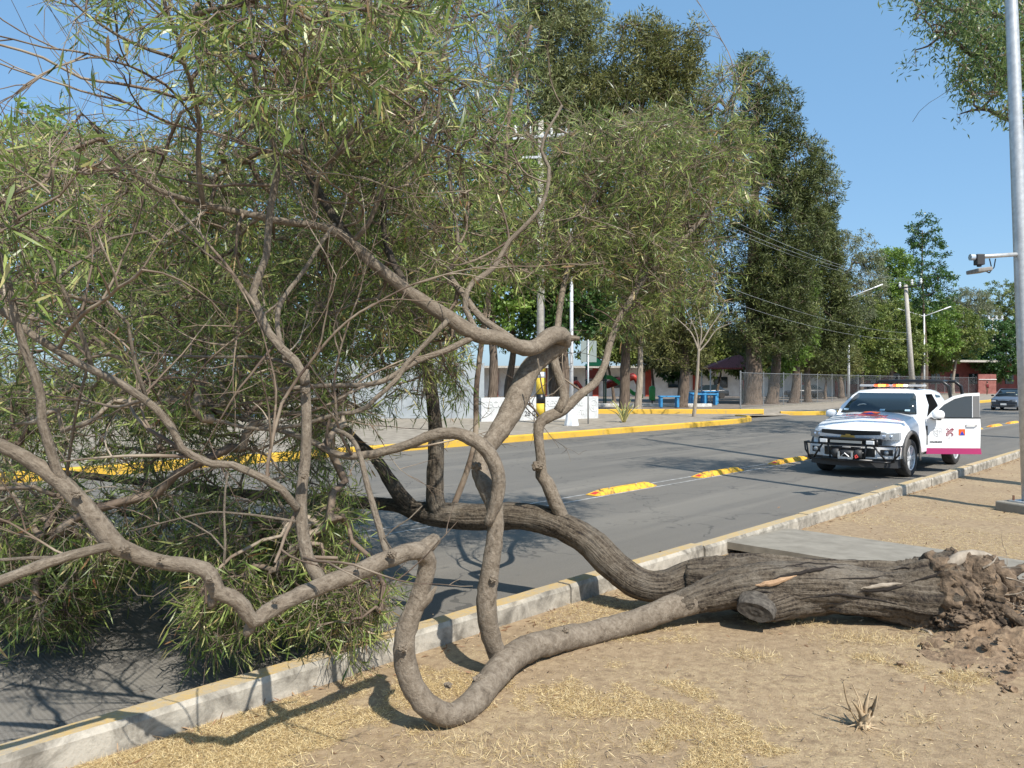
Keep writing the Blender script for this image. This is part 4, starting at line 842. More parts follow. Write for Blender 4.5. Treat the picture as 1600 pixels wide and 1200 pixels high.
for bx, by, rx, ry, n in ((1480, 20, 55, 34, 130), (1540, 20, 60, 50, 150), (1560, 60, 40, 30, 60), (1530, 120, 42, 38, 130), (1560, 100, 40, 40, 80), (1500, 45, 26, 14, 30), (1620, 60, 60, 80, 160), (1600, 140, 50, 50, 100), (1575, 175, 25, 12, 14), (1450, -20, 60, 30, 80)):
    for i in range(n):
        a = random.uniform(0, 6.3); q = random.random() ** .5; v = P(bx + rx * q * math.cos(a), by + ry * q * math.sin(a), 12.4 + random.uniform(-.9, .9)); tg.append(list(v - rt))
for i in range(16):
    v = P(random.uniform(1400, 1540), random.choice([random.uniform(-5, 25), random.uniform(170, 200), random.uniform(60, 110)]), 12.4 + random.uniform(-.3, .3)); tg.append(list(v - rt))
for i in range(520):   # the high crown above the frame, which shades the avenue
    q = unit(RS.normal(0, 1, 3)) * RS.uniform(.2, 1) ** .5; c = random.choice([(10.5, 13.5, 13), (8, 15, 13.5), (12.5, 16.5, 14), (9, 18.5, 15), (12.5, 18.5, 13.6), (14, 19, 14)]); tg.append([c[0] + q[0] * 2.6 - rt.x, c[1] + q[1] * 1.5 - rt.y, c[2] + q[2] * 1.3])
s0_.append(limb_mesh('trunk', [(0, .2, 3.5, .2), (-.3, 1.2, 7, .16), (-.5, 3, 10.5, .12), (-.8, 5, 13, .06)], 10, .1, 3, .3)[1])
link('limb', limb_mesh('limb', [(0, .2, 3.5, .2), (-.3, 1.2, 7, .16), (-.5, 3, 10.5, .12), (-.8, 5, 13, .06)], 10, .1, 3, .3)[0], M_bark_dark, t1)
tg = np.array(tg); sk = np.concatenate([q[::2, :3] for q in s0_])
N, par, tips, dirs = grow(sk, tg, RS, .16, .3); idx, ra, rb = pipe_radii(N, par, tips, len(sk), .0035, .42, .03)
V, f = prisms(N[par[idx]], N[idx], ra, rb, 4); tag(link('twigs', npmesh('twigs', V, [f]), M_twig, t1), kind='stuff')
tips = tips[:-14] if False else tips
per = 15; keep = RS.rand(len(tips)) < .75; T = np.repeat(N[tips][keep], per, 0); d = np.repeat(dirs[keep], per, 0); nL = len(T)
V, tr_, qd, k = leaf_arrays(T + RS.normal(0, .11, T.shape), unit(d * .4 + RS.normal(0, .5, T.shape) + [0, 0, -.5]), RS.uniform(.07, .13, nL), RS.uniform(.018, .03, nL), RS, .2, False)
link('crown', npmesh('crown', V, [qd], col=np.repeat(RS.uniform(.0, 1, nL), k)), leaf_mat('overhang leaves', [(0, (.05, .10, .03)), (.5, (.14, .22, .06)), (1, (.30, .36, .14))], .4, .45), t1)

# ------------------------------------------------------------------ text helper
def text_mesh(s, size, extrude=.002, align='CENTER', bold=0):
    c = D.curves.new('text', 'FONT'); c.body = s; c.size = size; c.extrude = extrude; c.align_x = align; c.align_y = 'CENTER'; c.offset = bold
    o = D.objects.new('text', c); COL.objects.link(o); dg = bpy.context.evaluated_depsgraph_get(); dg.update()
    me = D.meshes.new_from_object(o.evaluated_get(dg)); D.objects.remove(o); return me
def put_text(name, s, size, M, m, parent, extrude=.002, align='CENTER', bold=0):
    me = text_mesh(s, size, extrude, align, bold); me.transform(M); me.materials.clear(); return link(name, me, m, parent)

# ------------------------------------------------------------------ pickup truck (x to the rear, y to its right flank as seen from behind the wheel of the photo)
TR = RN(16.88, 5.93, ROAD_Z); truck = empty('pickup_truck', TR, math.atan2(.719, .695), 'white emergency pickup with lit roof lights, black brush guard and its driver door wide open', 'pickup truck')
def loft(mb, st):   # st: list of rings (same count)
    n = len(st[0]); vs = [v for r in st for v in r]
    mb.add(vs, [(i * n + j, i * n + (j + 1) % n, (i + 1) * n + (j + 1) % n, (i + 1) * n + j) for i in range(len(st) - 1) for j in range(n)] + [tuple(range(n - 1, -1, -1)), tuple(range((len(st) - 1) * n, len(st) * n))])
def ring(x, w, zb, zs, zt, tl_=0, cr=.03):
    h = [(0, zb), (w * .9, zb), (w, zb + .08), (w * 1.005, (zb + zs) / 2), (w * .985, zs - .09), (w * .95, zs - .025), (w * .86, (zs + zt) / 2 + .01), (w * .5, zt), (0, zt + cr)]
    r = [(x - tl_ * (y / w) ** 2 * -1, y, z) for y, z in h]
    l = [(x - tl_ * (y / w) ** 2 * -1, -y, z) for y, z in h[1:-1]][::-1]
    return r + l
def solid(name, fn, m, parent, cuts=(), smooth=True, ang=35, inner=None):
    mb = MB(); fn(mb); me = mb.mesh(name); bm = bmesh.new(); bm.from_mesh(me); bmesh.ops.recalc_face_normals(bm, faces=bm.faces); bm.to_mesh(me); bm.free()
    o = D.objects.new(name, me); COL.objects.link(o); cs = []
    for i, c in enumerate(cuts):
        cm = MB(); c(cm); me2 = cm.mesh('cut'); bm = bmesh.new(); bm.from_mesh(me2); bmesh.ops.recalc_face_normals(bm, faces=bm.faces); bm.to_mesh(me2); bm.free()
        co = D.objects.new('cut', me2); COL.objects.link(co); cs.append(co)
        md = o.modifiers.new('b', 'BOOLEAN'); md.operation = 'DIFFERENCE'; md.object = co; md.solver = 'EXACT'
    if cuts:
        dg = bpy.context.evaluated_depsgraph_get(); dg.update(); me = D.meshes.new_from_object(o.evaluated_get(dg)); o.modifiers.clear()
        for c in cs: D.objects.remove(c)
    D.objects.remove(o); me.materials.clear()
    if inner:
        for p in me.polygons:
            p.material_index = 1 if inner(p) else 0
    o = link(name, me, [m, M_plastic] if inner else m, parent)
    for p in me.polygons: p.use_smooth = smooth
    me.set_sharp_from_angle(angle=rad(ang)); return o
def body(mb):
    S = [(-.90, .60, .55, .84, .86, .30), (-.86, .74, .45, .90, .93, .20), (-.78, .82, .40, .96, .99, .14), (-.5, .89, .40, 1.0, 1.075, .05), (0, .925, .40, 1.06, 1.155, 0), (.45, .93, .38, 1.11, 1.225, 0), (.70, .93, .38, 1.14, 1.265, 0), (.95, .925, .38, 1.14, 1.20, 0), (2.0, .925, .38, 1.14, 1.16, 0), (3.0, .925, .38, 1.16, 1.18, 0), (3.6, .925, .42, 1.17, 1.19, 0), (4.38, .915, .48, 1.19, 1.20, 0), (4.44, .88, .55, 1.17, 1.18, 0)]
    loft(mb, [ring(x, w, zb, zs, zt, tl_) for x, w, zb, zs, zt, tl_ in S])
def wheelcut(x):
    return lambda mb: mb.lathe([(.47, -1.2), (.47, 1.2)], 36, Matrix.Translation((x, 0, .40)) @ Matrix.Rotation(rad(90), 4, 'X'))
bed = lambda mb: mb.box((3.75, 0, 1.1), (1.25, 1.6, .7))
doorcut = lambda mb: mb.box((1.52, -.7, .95), (1.02, 1.1, .98))
solid('body', body, M_truck, truck, [wheelcut(0), wheelcut(3.26), bed, doorcut], ang=28,
      inner=lambda p: (abs(p.normal.z) < .97 or p.center.z < 1.0) and abs(p.center.y) < .90 and p.center.z < 1.13 and ((math.hypot(p.center.x, p.center.z - .4) < .49) or (math.hypot(p.center.x - 3.26, p.center.z - .4) < .49) or (1.0 < p.center.x < 2.04 and -.9 < p.center.y < -.1) or (3.1 < p.center.x < 4.39)))
def cab(mb):
    def rg(x, w0, w1, z0, z1): return [(x, 0, z0), (x, w0, z0), (x, w0 - .03, z0 + (z1 - z0) * .5), (x, w1 + .02, z1 - .06), (x, w1 - .06, z1 - .005), (x, w1 * .5, z1 + .02), (x, 0, z1 + .028), (x, -w1 * .5, z1 + .02), (x, -w1 + .06, z1 - .005), (x, -w1 - .02, z1 - .06), (x, -w0 + .03, z0 + (z1 - z0) * .5), (x, -w0, z0)]
    def sh(x0, x1, w0, w1, z1):   # base x0 at z 1.1, roof x1
        r = rg(0, w0, w1, 1.10, z1); return [(x0 + (x1 - x0) * ((z - 1.10) / (z1 - 1.10)), y, z) for _, y, z in r]
    loft(mb, [sh(.60, 1.30, .87, .66, 1.70), sh(.75, 1.50, .88, .69, 1.745), sh(1.2, 1.9, .885, .70, 1.765), sh(2.0, 2.3, .885, .70, 1.76), sh(2.8, 2.68, .88, .69, 1.735), sh(3.0, 2.78, .86, .66, 1.70)])
dcut2 = lambda mb: mb.prism([(1.06, 1.05), (2.03, 1.05), (2.0, 1.66), (1.56, 1.66)], .8, ymat((0, -1.05, 0)))
solid('cab', cab, M_truck, truck, [dcut2], ang=30, inner=lambda p: abs(p.center.y) < .84 and 1.07 < p.center.x < 2.04 and p.center.z < 1.67 and p.center.y < -.2 and not (p.normal.y < -.2 and p.center.y < -.5))
# glass
def quadglass(name, q, th, m=M_glass):
    a, b, c, d = [Vector(v) for v in q]; n = (b - a).cross(d - a).normalized() * th; mb = MB(); mb.add([a, b, c, d, a + n, b + n, c + n, d + n], [(0, 1, 2, 3), (7, 6, 5, 4), (0, 4, 5, 1), (1, 5, 6, 2), (2, 6, 7, 3), (3, 7, 4, 0)]); return mb.build(name, m, truck, bevel=.004)
mb = MB(); rws = []
for k in range(9):
    u = -1 + k / 4; rws.append([(.715 + .05 * u * u - .012, u * .79, 1.255), (1.245 + .055 * u * u - .012, u * .625, 1.685)])
mb.add([p for r in rws for p in r] + [(p[0] + .03, p[1], p[2] - .02) for r in rws for p in r], [(i * 2, i * 2 + 2, i * 2 + 3, i * 2 + 1) for i in range(8)] + [(0, 1, 19, 18), (16, 34, 35, 17)] + [(i * 2 + 1, i * 2 + 3, i * 2 + 21, i * 2 + 19) for i in range(8)] + [(i * 2, i * 2 + 18, i * 2 + 20, i * 2 + 2) for i in range(8)])
ws = mb.build('windshield', M_glass, truck, True)
M_stk = mat('pale sticker', (.40, .55, .62), .5)
for y_ in (-.10, -.60, .68):
    mb = MB(); mb.box((.762 + .05 * (y_ / .8) ** 2, y_, 1.32), (.012, .10, .05), Matrix.Rotation(rad(-42), 3, 'Y') if False else Matrix.Rotation(rad(47), 3, 'Y')); mb.build('windshield_sticker', M_stk, ws)
mb = MB(); mb.tube([(.69, y, 1.275) for y in (-.7, -.4, -.05)], .008, 5); mb.tube([(.69, y, 1.275) for y in (.1, .4, .68)], .008, 5); mb.build('wiper', M_plastic, truck)
mb = MB(); mb.tube([(.9 + .01 * k, .36 + .17 * math.cos(k * .55), 1.29 + .15 * math.sin(k * .55)) for k in range(10)], .014, 6); mb.build('grab_handle', mat('cream plastic', (.5, .48, .42), .6), truck)
for sgn, nm in ((1, 1), (-1, -1)):
    quadglass('side_window', [(2.14, sgn * .875, 1.19), (2.66, sgn * .872, 1.19), (2.50, sgn * .765, 1.62), (2.16, sgn * .765, 1.65)][::sgn], .004 * 1, M_glass)
quadglass('side_window', [(1.02, .882, 1.19), (2.05, .88, 1.19), (2.02, .77, 1.65), (1.52, .765, 1.65)], .004, M_glass)
quadglass('rear_window', [(2.99, .65, 1.22), (2.99, -.65, 1.22), (2.81, -.58, 1.64), (2.81, .58, 1.64)], .006, M_glass)
# seats
for y in (-.42, .42):
    mb = MB(); mb.box((1.65, y, .78), (.5, .5, .14)); mb.box((1.95, y, 1.12), (.14, .48, .62), Matrix.Rotation(rad(12), 3, 'Y')); mb.box((2.02, y, 1.50), (.09, .26, .18)); mb.build('seat', M_plastic, truck, bevel=.03)
# wheels
def wheel(x, y, flip):
    W_ = empty('wheel', (x, y, .385)); W_.parent = truck
    R = Matrix.Rotation(rad(90 if flip < 0 else -90), 4, 'X')
    mb = MB(); mb.lathe([(.255, -.11), (.30, -.125), (.355, -.12), (.378, -.095), (.385, -.06), (.385, .06), (.378, .095), (.355, .12), (.30, .125), (.255, .11)], 48, R, False); mb.build('tyre', M_tyre, W_, True)
    mb = MB(); mb.lathe([(.262, -.10), (.262, .10), (.25, .112), (.235, .10), (.228, .04), (.06, .03), (.005, .03)], 40, R, False)
    for k in range(6):
        for o_ in (-.13, .13):
            a_ = k * math.pi / 3 + o_; mb.box(R @ Vector((.15 * math.cos(a_), .15 * math.sin(a_), .085)), (.18, .034, .03), (R @ Matrix.Rotation(a_, 4, 'Z')).to_3x3())
    mb.lathe([(.07, .05), (.07, .10), (.055, .115), (.02, .117)], 16, R); mb.build('rim', M_alloy, W_)
for x in (0, 3.26):
    for y in (-.80, .80): wheel(x, y, -1 if y < 0 else -1 if False else (1 if y > 0 else -1))
# wheel-arch flares
def flare(x, y):
    mb = MB(); s = 1 if y > 0 else -1
    for a0 in range(1):
        vs = []; K_ = 20
        for i in range(K_ + 1):
            a_ = rad(-12) + (math.pi + rad(24)) * i / K_
            for rr, yy in ((.465, y), (.475, y + s * .035), (.535, y + s * .035), (.55, y)): vs.append((x + rr * math.cos(a_), yy, .40 + rr * math.sin(a_)))
        mb.add(vs, [(i * 4 + j, i * 4 + (j + 1) % 4, i * 4 + 4 + (j + 1) % 4, i * 4 + 4 + j) for i in range(K_) for j in range(4)] + [(3, 2, 1, 0), (K_ * 4, K_ * 4 + 1, K_ * 4 + 2, K_ * 4 + 3)])
    mb.build('fender_flare', noisy('flare plastic', (.10, .095, .09), (.16, .15, .14), 10, .7), truck, True)
for x in (0, 3.26):
    for y in (-.915, .915): flare(x, y)
mb = MB()
for x in (0, 3.26): mb.lathe([(.05, -.75), (.05, .75)], 10, Matrix.Translation((x, 0, .385)) @ Matrix.Rotation(rad(90), 4, 'X'))
mb.box((1.6, 0, .36), (4.6, .9, .14)); mb.build('chassis', M_black, truck)
# front: bow of the nose follows x = -.9 + .3*(y/.9)^2
def nx(y, o=0): return -.905 + .26 * (abs(y) / .9) ** 2.2 - o
def strip(name, ys, zlo, zhi, off, m, th=.03, parent=truck):
    mb = MB(); vs = []
    for y in ys:
        a_, b_ = zlo(y), zhi(y); vs += [(nx(y, off), y, a_), (nx(y, off), y, b_), (nx(y, off) + th, y, b_), (nx(y, off) + th, y, a_)]
    n_ = len(ys); mb.add(vs, [(i * 4 + j, i * 4 + (j + 1) % 4, i * 4 + 4 + (j + 1) % 4, i * 4 + 4 + j) for i in range(n_ - 1) for j in range(4)] + [(3, 2, 1, 0), ((n_ - 1) * 4, (n_ - 1) * 4 + 1, (n_ - 1) * 4 + 2, (n_ - 1) * 4 + 3)])
    return mb.build(name, m, parent)
lin = lambda a_, b_, n_: [a_ + (b_ - a_) * i / (n_ - 1) for i in range(n_)]
strip('front_bumper', lin(-.88, .88, 23), lambda y: .40, lambda y: .64, .03, M_truck, .25)
strip('air_dam', lin(-.86, .86, 23), lambda y: .22, lambda y: .40, .0, M_plastic, .18)
strip('grille', lin(-.58, .58, 15), lambda y: .84, lambda y: .95, .012, M_black, .06)
strip('grille', lin(-.60, .60, 15), lambda y: .62, lambda y: .785, .012, M_black, .06)
strip('grille_bar', lin(-.62, .62, 17), lambda y: .785 + .02 * abs(y), lambda y: .845 + .045 * abs(y), .03, M_chrome, .05)
strip('lower_intake', lin(-.5, .5, 11), lambda y: .43, lambda y: .60, .04, M_black, .05)
for s in (-1, 1):
    strip('fog_light_surround', [s * q for q in lin(.54, .86, 8)], lambda y: .42 + .0 * y, lambda y: .62, .045, M_truck, .04)
    strip('fog_light_recess', [s * q for q in lin(.60, .80, 6)], lambda y: .47, lambda y: .585, .055, M_black, .03)
    mb = MB(); mb.lathe([(.045, 0), (.045, .03), (.03, .045), (.005, .05)], 16, Matrix.Translation((nx(.7, .055), s * .70, .53)) @ Matrix.Rotation(rad(-90), 4, 'Y')); mb.build('fog_light', M_lens, truck, True)
    hl = strip('headlight', [s * q for q in lin(.56, .885, 12)], lambda y: .775, lambda y: .885 + .12 * (abs(y) - .56), -.01, M_lens, .12)
    for yy in (.64, .75):
        mb = MB(); mb.lathe([(.036, 0), (.034, .01), (.015, .015), (.003, .015)], 14, Matrix.Translation((nx(yy, -.012), s * yy, .842)) @ Matrix.Rotation(rad(-90), 4, 'Y')); o = mb.build('reflector', M_chrome, hl, True)
# winged cross badge
mb = MB(); mb.prism([(a_ * 1.35, b_ * 1.45) for a_, b_ in [(-.11, -.018), (-.035, -.018), (-.035, -.035), (.035, -.035), (.045, -.018), (.11, -.018), (.095, .018), (.03, .018), (.03, .035), (-.035, .035), (-.045, .018), (-.095, .018)]], .02, Matrix(((0, 0, 1, nx(0, .055)), (1, 0, 0, 0), (0, 1, 0, .825), (0, 0, 0, 1)))); mb.build('badge', M_gold, truck, bevel=.003)
# brush guard
X0 = -1.02
mb = MB(); T_ = lambda pts, r=.019: mb.tube(pts, r, 8)
gx = lambda y: -1.04 + .24 * (abs(y) / .95) ** 2
T_([(gx(y), y, .66) for y in lin(-.95, .95, 17)]); T_([(gx(y) + .02, y, .34) for y in lin(-.80, .80, 13)])
T_([(gx(y), y, .785) for y in lin(-.56, .56, 9)], .026); T_([(gx(.95) + .22, -.95, .66), (gx(.95), -.95, .66), (gx(.93), -.93, .5), (gx(.8) + .02, -.80, .34)]); T_([(gx(.95) + .22, .95, .66), (gx(.95), .95, .66), (gx(.93), .93, .5), (gx(.8) + .02, .80, .34)])
for s in (-1, 1):
    T_([(gx(.56), s * .56, .785), (gx(.57), s * .57, .66)], .03); T_([(gx(.38), s * .38, .66), (gx(.38) + .02, s * .33, .34)]); T_([(gx(.50), s * .50, .66), (gx(.72) + .02, s * .72, .36)]); T_([(gx(.9), s * .9, .66), (gx(.84), s * .84, .34)])
    T_([(gx(.3), s * .3, .5), (-.7, s * .3, .5)], .03)
    mb.box((gx(.36) - .005, s * .20, .60), (.02, .22, .05))
mb.box((gx(0) + .06, 0, .36), (.10, 1.0, .05)); mb.build('brush_guard', M_black, truck, True)
mb = MB(); mb.lathe([(.075, -.16), (.075, .16)], 16, Matrix.Translation((-.98, 0, .49)) @ Matrix.Rotation(rad(90), 4, 'X')); mb.lathe([(.09, -.28), (.10, -.22), (.10, -.15)], 14, Matrix.Translation((-.98, 0, .49)) @ Matrix.Rotation(rad(90), 4, 'X')); mb.lathe([(.09, .16), (.10, .22), (.09, .30)], 14, Matrix.Translation((-.98, 0, .49)) @ Matrix.Rotation(rad(90), 4, 'X')); wn_ = mb.build('winch', M_plastic, truck, True)
mb = MB(); mb.box((-1.08, .0, .40), (.03, .28, .04)); mb.box((-1.08, -.13, .46), (.03, .03, .13)); mb.box((-1.08, .13, .46), (.03, .03, .13)); mb.tube([(-1.1, -.08, .43), (-1.12, 0, .50), (-1.1, .08, .43), (-1.1, .0, .41)], .01, 6); mb.build('fairlead', M_steel, truck)
mb = MB(); mb.tube([(-1.1, -.2, .45), (-1.13, -.22, .41), (-1.1, -.25, .43), (-1.09, -.22, .47), (-1.1, -.2, .45)], .014, 6); mb.build('hook', M_red, truck)
for s in (-1, 1):
    mb = MB(); mb.box((gx(.45) - .03, s * .46, .725), (.05, .15, .075)); mb.build('guard_lamp', mat('clear lamp', (.75, .76, .76), .1), truck, bevel=.01)
mb = MB(); mb.box((gx(0) - .015, 0, .725), (.02, .62, .05)); mb.build('led_strip', mat('led strip', (.30, .31, .30), .2), truck)
# mirrors
def mirror(parent, M, flip):
    mb = MB(); bm = bmesh.new(); bmesh.ops.create_icosphere(bm, subdivisions=3, radius=1)
    for v in bm.verts: v.co = Vector((v.co.x * .07, v.co.y * .13, v.co.z * .10)); v.co = Vector([math.copysign(abs(q) ** .8 * (w ** .2), q) for q, w in zip(v.co, (.07, .13, .10))])
    mb.add([M @ v.co for v in bm.verts], [[v.index for v in f.verts] for f in bm.faces]); bm.free()
    o = mb.build('mirror', M_truck, parent, True); m2 = MB(); m2.box(M @ Vector((.0, flip * .10, -.095)), (.07, .16, .04)); m2.build('mirror_arm', M_black, o, bevel=.01); return o
mirror(truck, Matrix.Translation((.95, 1.07, 1.20)), -1)
# roof light bar
lb = MB(); lb.box((1.72, 0, 1.845), (.26, 1.36, .05)); lbo = lb.build('light_bar', mat('clear bar', (.5, .5, .5), .15), truck, bevel=.015)
for y in (-.5, .5):
    mb = MB(); mb.box((1.72, y, 1.80), (.16, .06, .06)); mb.build('mount', M_black, lbo)
M_lr = mat('lit red', (.6, .03, .01), .3, emit=(1, .06, .015), estr=5); M_lo = mat('lit amber', (.8, .3, .02), .3, emit=(1, .30, .03), estr=9); M_ld = mat('unlit red', (.30, .04, .05), .15); M_lw = mat('lit white', (.9, .9, .8), .3, emit=(1, .75, .4), estr=6)
for y, w, m in ((.30, .08, M_lr), (.22, .07, M_lo), (.14, .07, M_lo), (.07, .06, M_lr), (-.10, .07, M_lr), (-.17, .07, M_lo), (-.24, .07, M_lo), (-.32, .06, M_lw)):
    mb = MB(); mb.box((1.585, y, 1.85), (.03, w, .045)); mb.build('lamp', m, lbo)
# bed hoops
mb = MB()
for x in (2.98, 4.02):
    mb.tube([(x + .10, -.86, 1.16), (x + .06, -.86, 1.5), (x, -.83, 1.82), (x - .02, -.70, 1.94), (x - .02, 0, 1.95), (x - .02, .70, 1.94), (x, .83, 1.82), (x + .06, .86, 1.5), (x + .10, .86, 1.16)], .038, 10)
for s in (-1, 1): mb.tube([(2.96, s * .55, 1.94), (4.0, s * .55, 1.94)], .03, 8); mb.tube([(4.05, s * .86, 1.6), (3.5, s * .86, 1.2)], .03, 8)
mb.build('roll_bar', M_black, truck, True)
# bonnet graphics: square with triangle and mirror-written word, lying on the bonnet
def hood_z(x, y): return 1.185 + x * (.16 if x > 0 else .165) - .06 * (abs(y) / .9) ** 2
def drape(me, dz):
    for v in me.vertices: v.co.z = hood_z(v.co.x, v.co.y) + dz + v.co.z
    return me
def grid_poly(pts, m, name, dz, parent=truck):
    me = D.meshes.new(name); bm = bmesh.new(); f = bm.faces.new([bm.verts.new((p[0], p[1], 0)) for p in pts]); bmesh.ops.triangulate(bm, faces=[f]); bmesh.ops.subdivide_edges(bm, edges=bm.edges, cuts=5, use_grid_fill=True); bmesh.ops.triangulate(bm, faces=bm.faces); bm.to_mesh(me); bm.free(); drape(me, dz); return link(name, me, m, parent)
me = text_mesh('EMERGENCIA', .20, .0, bold=.006); me.transform(Matrix(((0, 1, 0, .04), (1, 0, 0, 0.02), (0, 0, 1, 0), (0, 0, 0, 1)))); me.transform(Matrix.Diagonal((1.3, .74, 1, 1)))
for v in me.vertices: v.co.z = 0
bm = bmesh.new(); bm.from_mesh(me); bmesh.ops.triangulate(bm, faces=bm.faces); bm.to_mesh(me); bm.free()
drape(me, .034); me.materials.clear(); link('bonnet_lettering', me, M_red, truck)
o = grid_poly([(.18, -.17), (.48, -.17), (.48, .17), (.18, .17)], M_orange, 'bonnet_emblem', .026)
grid_poly([(.19, -.13), (.19, .13), (.40, 0)], M_blue, 'triangle', .030, o)
# open driver door
HG = Vector((.97, -.925, 0)); door = empty('open_door', HG, -rad(50)); door.parent = truck; door['label'] = 'open driver door with three emblems and a magenta sill stripe'
L = 1.10
def dpan(name, poly, y0, th, m, par_=door, bev=0):
    mb = MB(); mb.prism(poly, th, ymat((0, y0, 0))); return mb.build(name, m, par_, bevel=bev)
dpan('panel', [(0, .52), (L, .52), (L + .01, 1.0), (L, 1.165), (0, 1.165), (-.02, .9)], 0, .07, M_truck, bev=.012)
dpan('sill_stripe', [(-.01, .40), (L + .02, .40), (L + .005, .522), (0, .522)], -.004, .06, M_mag)
dpan('trim', [(.03, .55), (L - .03, .55), (L - .03, 1.12), (.03, 1.12)], .068, .03, M_plastic)
mb = MB(); fr = [(.0, 1.15), (.12, 1.30), (.33, 1.50), (.55, 1.625), (.78, 1.68), (1.08, 1.70), (1.09, 1.15)]; inn = [(.10, 1.17), (.17, 1.27), (.36, 1.45), (.57, 1.57), (.78, 1.625), (.93, 1.635), (.93, 1.17)]
vs = [(x, 0.0, z) for x, z in fr] + [(x, 0.0, z) for x, z in inn] + [(x, .035, z) for x, z in fr] + [(x, .035, z) for x, z in inn]; n = 7
mb.add(vs, [q for i in range(n - 1) for q in ((i, i + 1, n + i + 1, n + i), (2 * n + i + 1, 2 * n + i, 3 * n + i, 3 * n + i + 1), (i + 1, i, 2 * n + i, 2 * n + i + 1), (n + i, n + i + 1, 3 * n + i + 1, 3 * n + i))] + [(6, 13, 27, 20)])
mb.build('window_frame', M_truck, door)
dpan('glass', [(x, z - .0) for x, z in inn], .012, .012, M_glass2)
dpan('pillar_panel', [(.945, 1.17), (1.085, 1.17), (1.075, 1.635), (.945, 1.63)], -.004, .02, mat('grey pillar film', (.17, .17, .17), .5))
dpan('belt_trim', [(.06, 1.158), (L, 1.158), (L, 1.178), (.06, 1.178)], -.006, .02, M_black)
mb = MB(); mb.tube([(L - .30, -.01, 1.02), (L - .27, -.045, 1.025), (L - .10, -.045, 1.025), (L - .07, -.01, 1.02)], .014, 8); mb.build('handle', M_truck, door, True)
mirror(door, Matrix.Translation((.16, -.16, 1.24)) @ Matrix.Rotation(rad(90), 4, 'Z'), 0)
mb = MB(); mb.tube([(0, .0, 1.0), (0, .0, .6)], .02, 8); mb.box((.16, -.05, 1.16), (.08, .10, .05)); mb.build('hinge', M_black, door)
# emblems on the door
e = .004
def dflat(name, poly, m, par_=door, y=-.006): return dpan(name, poly, y, .004, m, par_)
cx, cz = .72, .865
o = dflat('orange_square', [(cx - .065, cz - .065), (cx + .065, cz - .065), (cx + .065, cz + .065), (cx - .065, cz + .065)], M_orange)
dflat('triangle', [(cx - .045, cz - .06), (cx + .05, cz - .06), (cx, cz + .025)], M_blue, o, -.010)
mb = MB(); cx = .47
def rib(pts): mb.tube([(cx + x, -.002, cz + z) for x, z in pts], .0085, 6)
rib([(-.075, .045), (-.05, .075), (-.02, .06), (-.03, .045)]); rib([(-.065, -.05), (-.035, -.035), (.045, .055), (.075, .065)]); rib([(-.045, .03), (-.02, .01)]); rib([(.02, -.01), (.075, -.06), (.055, -.08), (.03, -.07)])
rib([(-.075, -.065), (-.045, -.08), (-.0, -.03), (.065, .035), (.08, .06), (.06, .078), (.03, .07), (-.07, -.035)]); rib([(.035, -.04), (.06, -.02)])
mb.build('crossed_ribbon_mark', M_maroon, door)
mb = MB()
for x, z in ((0, .105), (0, -.105), (.11, 0), (-.11, 0)): mb.prism([(cx + x - .01, cz + z), (cx + x, cz + z - .01), (cx + x + .01, cz + z), (cx + x, cz + z + .01)], .004, ymat((0, -.006, 0)))
mb.build('corner_marks', M_greym, door)
mb = MB(); cx = .22
R_ = [(cx - .08, cz + .08), (cx + .08, cz + .08), (cx + .08, cz - .03), (cx + .05, cz - .07), (cx, cz - .10), (cx - .05, cz - .07), (cx - .08, cz - .03), (cx - .08, cz + .08)]
mb.tube([(x, -.001, z) for x, z in R_], .006, 5); mb.tube([(cx - .05, -.001, cz + .05), (cx - .05, -.001, cz - .02), (cx, -.001, cz - .05), (cx + .05, -.001, cz - .02), (cx + .05, -.001, cz + .05)], .007, 5); mb.tube([(cx, -.001, cz + .06), (cx, -.001, cz - .09)], .007, 5); mb.tube([(cx - .07, -.001, cz + .015), (cx + .07, -.001, cz + .015)], .006, 5); mb.tube([(cx - .025, -.001, cz + .04), (cx + .025, -.001, cz + .04)], .008, 5)
mb.build('shield_mark', M_greym, door)
put_text('model_lettering', 'COLORADO', .045, ymat((.19, -.004, .655)), M_black, door, .002, bold=.002)
put_text('door_lettering', 'GOBIERNO DE LA', .012, ymat((.47, -.003, .735)), M_greym, door, .001)

# ------------------------------------------------------------------ far grey car
def rot_to(d): return math.atan2(d.y, d.x)
cp = G(1572, 641, ROAD_Z); car = empty('parked_car', cp + RD * .0, math.atan2(.719, .695), 'small silver-blue hatchback with number plate coming up the avenue, half behind the steel pole', 'car')
M_carp = mat('silver blue paint', (.13, .15, .18), .3, .4, coat=.5)
cw = .83
def cbody(mb): loft(mb, [ring(x, w, zb, zs, zt, tl_) for x, w, zb, zs, zt, tl_ in [(-.75, .60, .3, .62, .64, .2), (-.68, .74, .22, .70, .73, .1), (-.3, .82, .2, .82, .86, 0), (.4, .84, .2, .90, .94, 0), (1.5, .85, .2, .92, .94, 0), (2.9, .83, .22, .94, .96, 0), (3.2, .76, .3, .85, .88, -.05)]])
solid('body', cbody, M_carp, car, [lambda mb: mb.lathe([(.34, -1.2), (.34, 1.2)], 24, Matrix.Translation((0, 0, .28)) @ Matrix.Rotation(rad(90), 4, 'X')), lambda mb: mb.lathe([(.34, -1.2), (.34, 1.2)], 24, Matrix.Translation((2.5, 0, .28)) @ Matrix.Rotation(rad(90), 4, 'X'))])
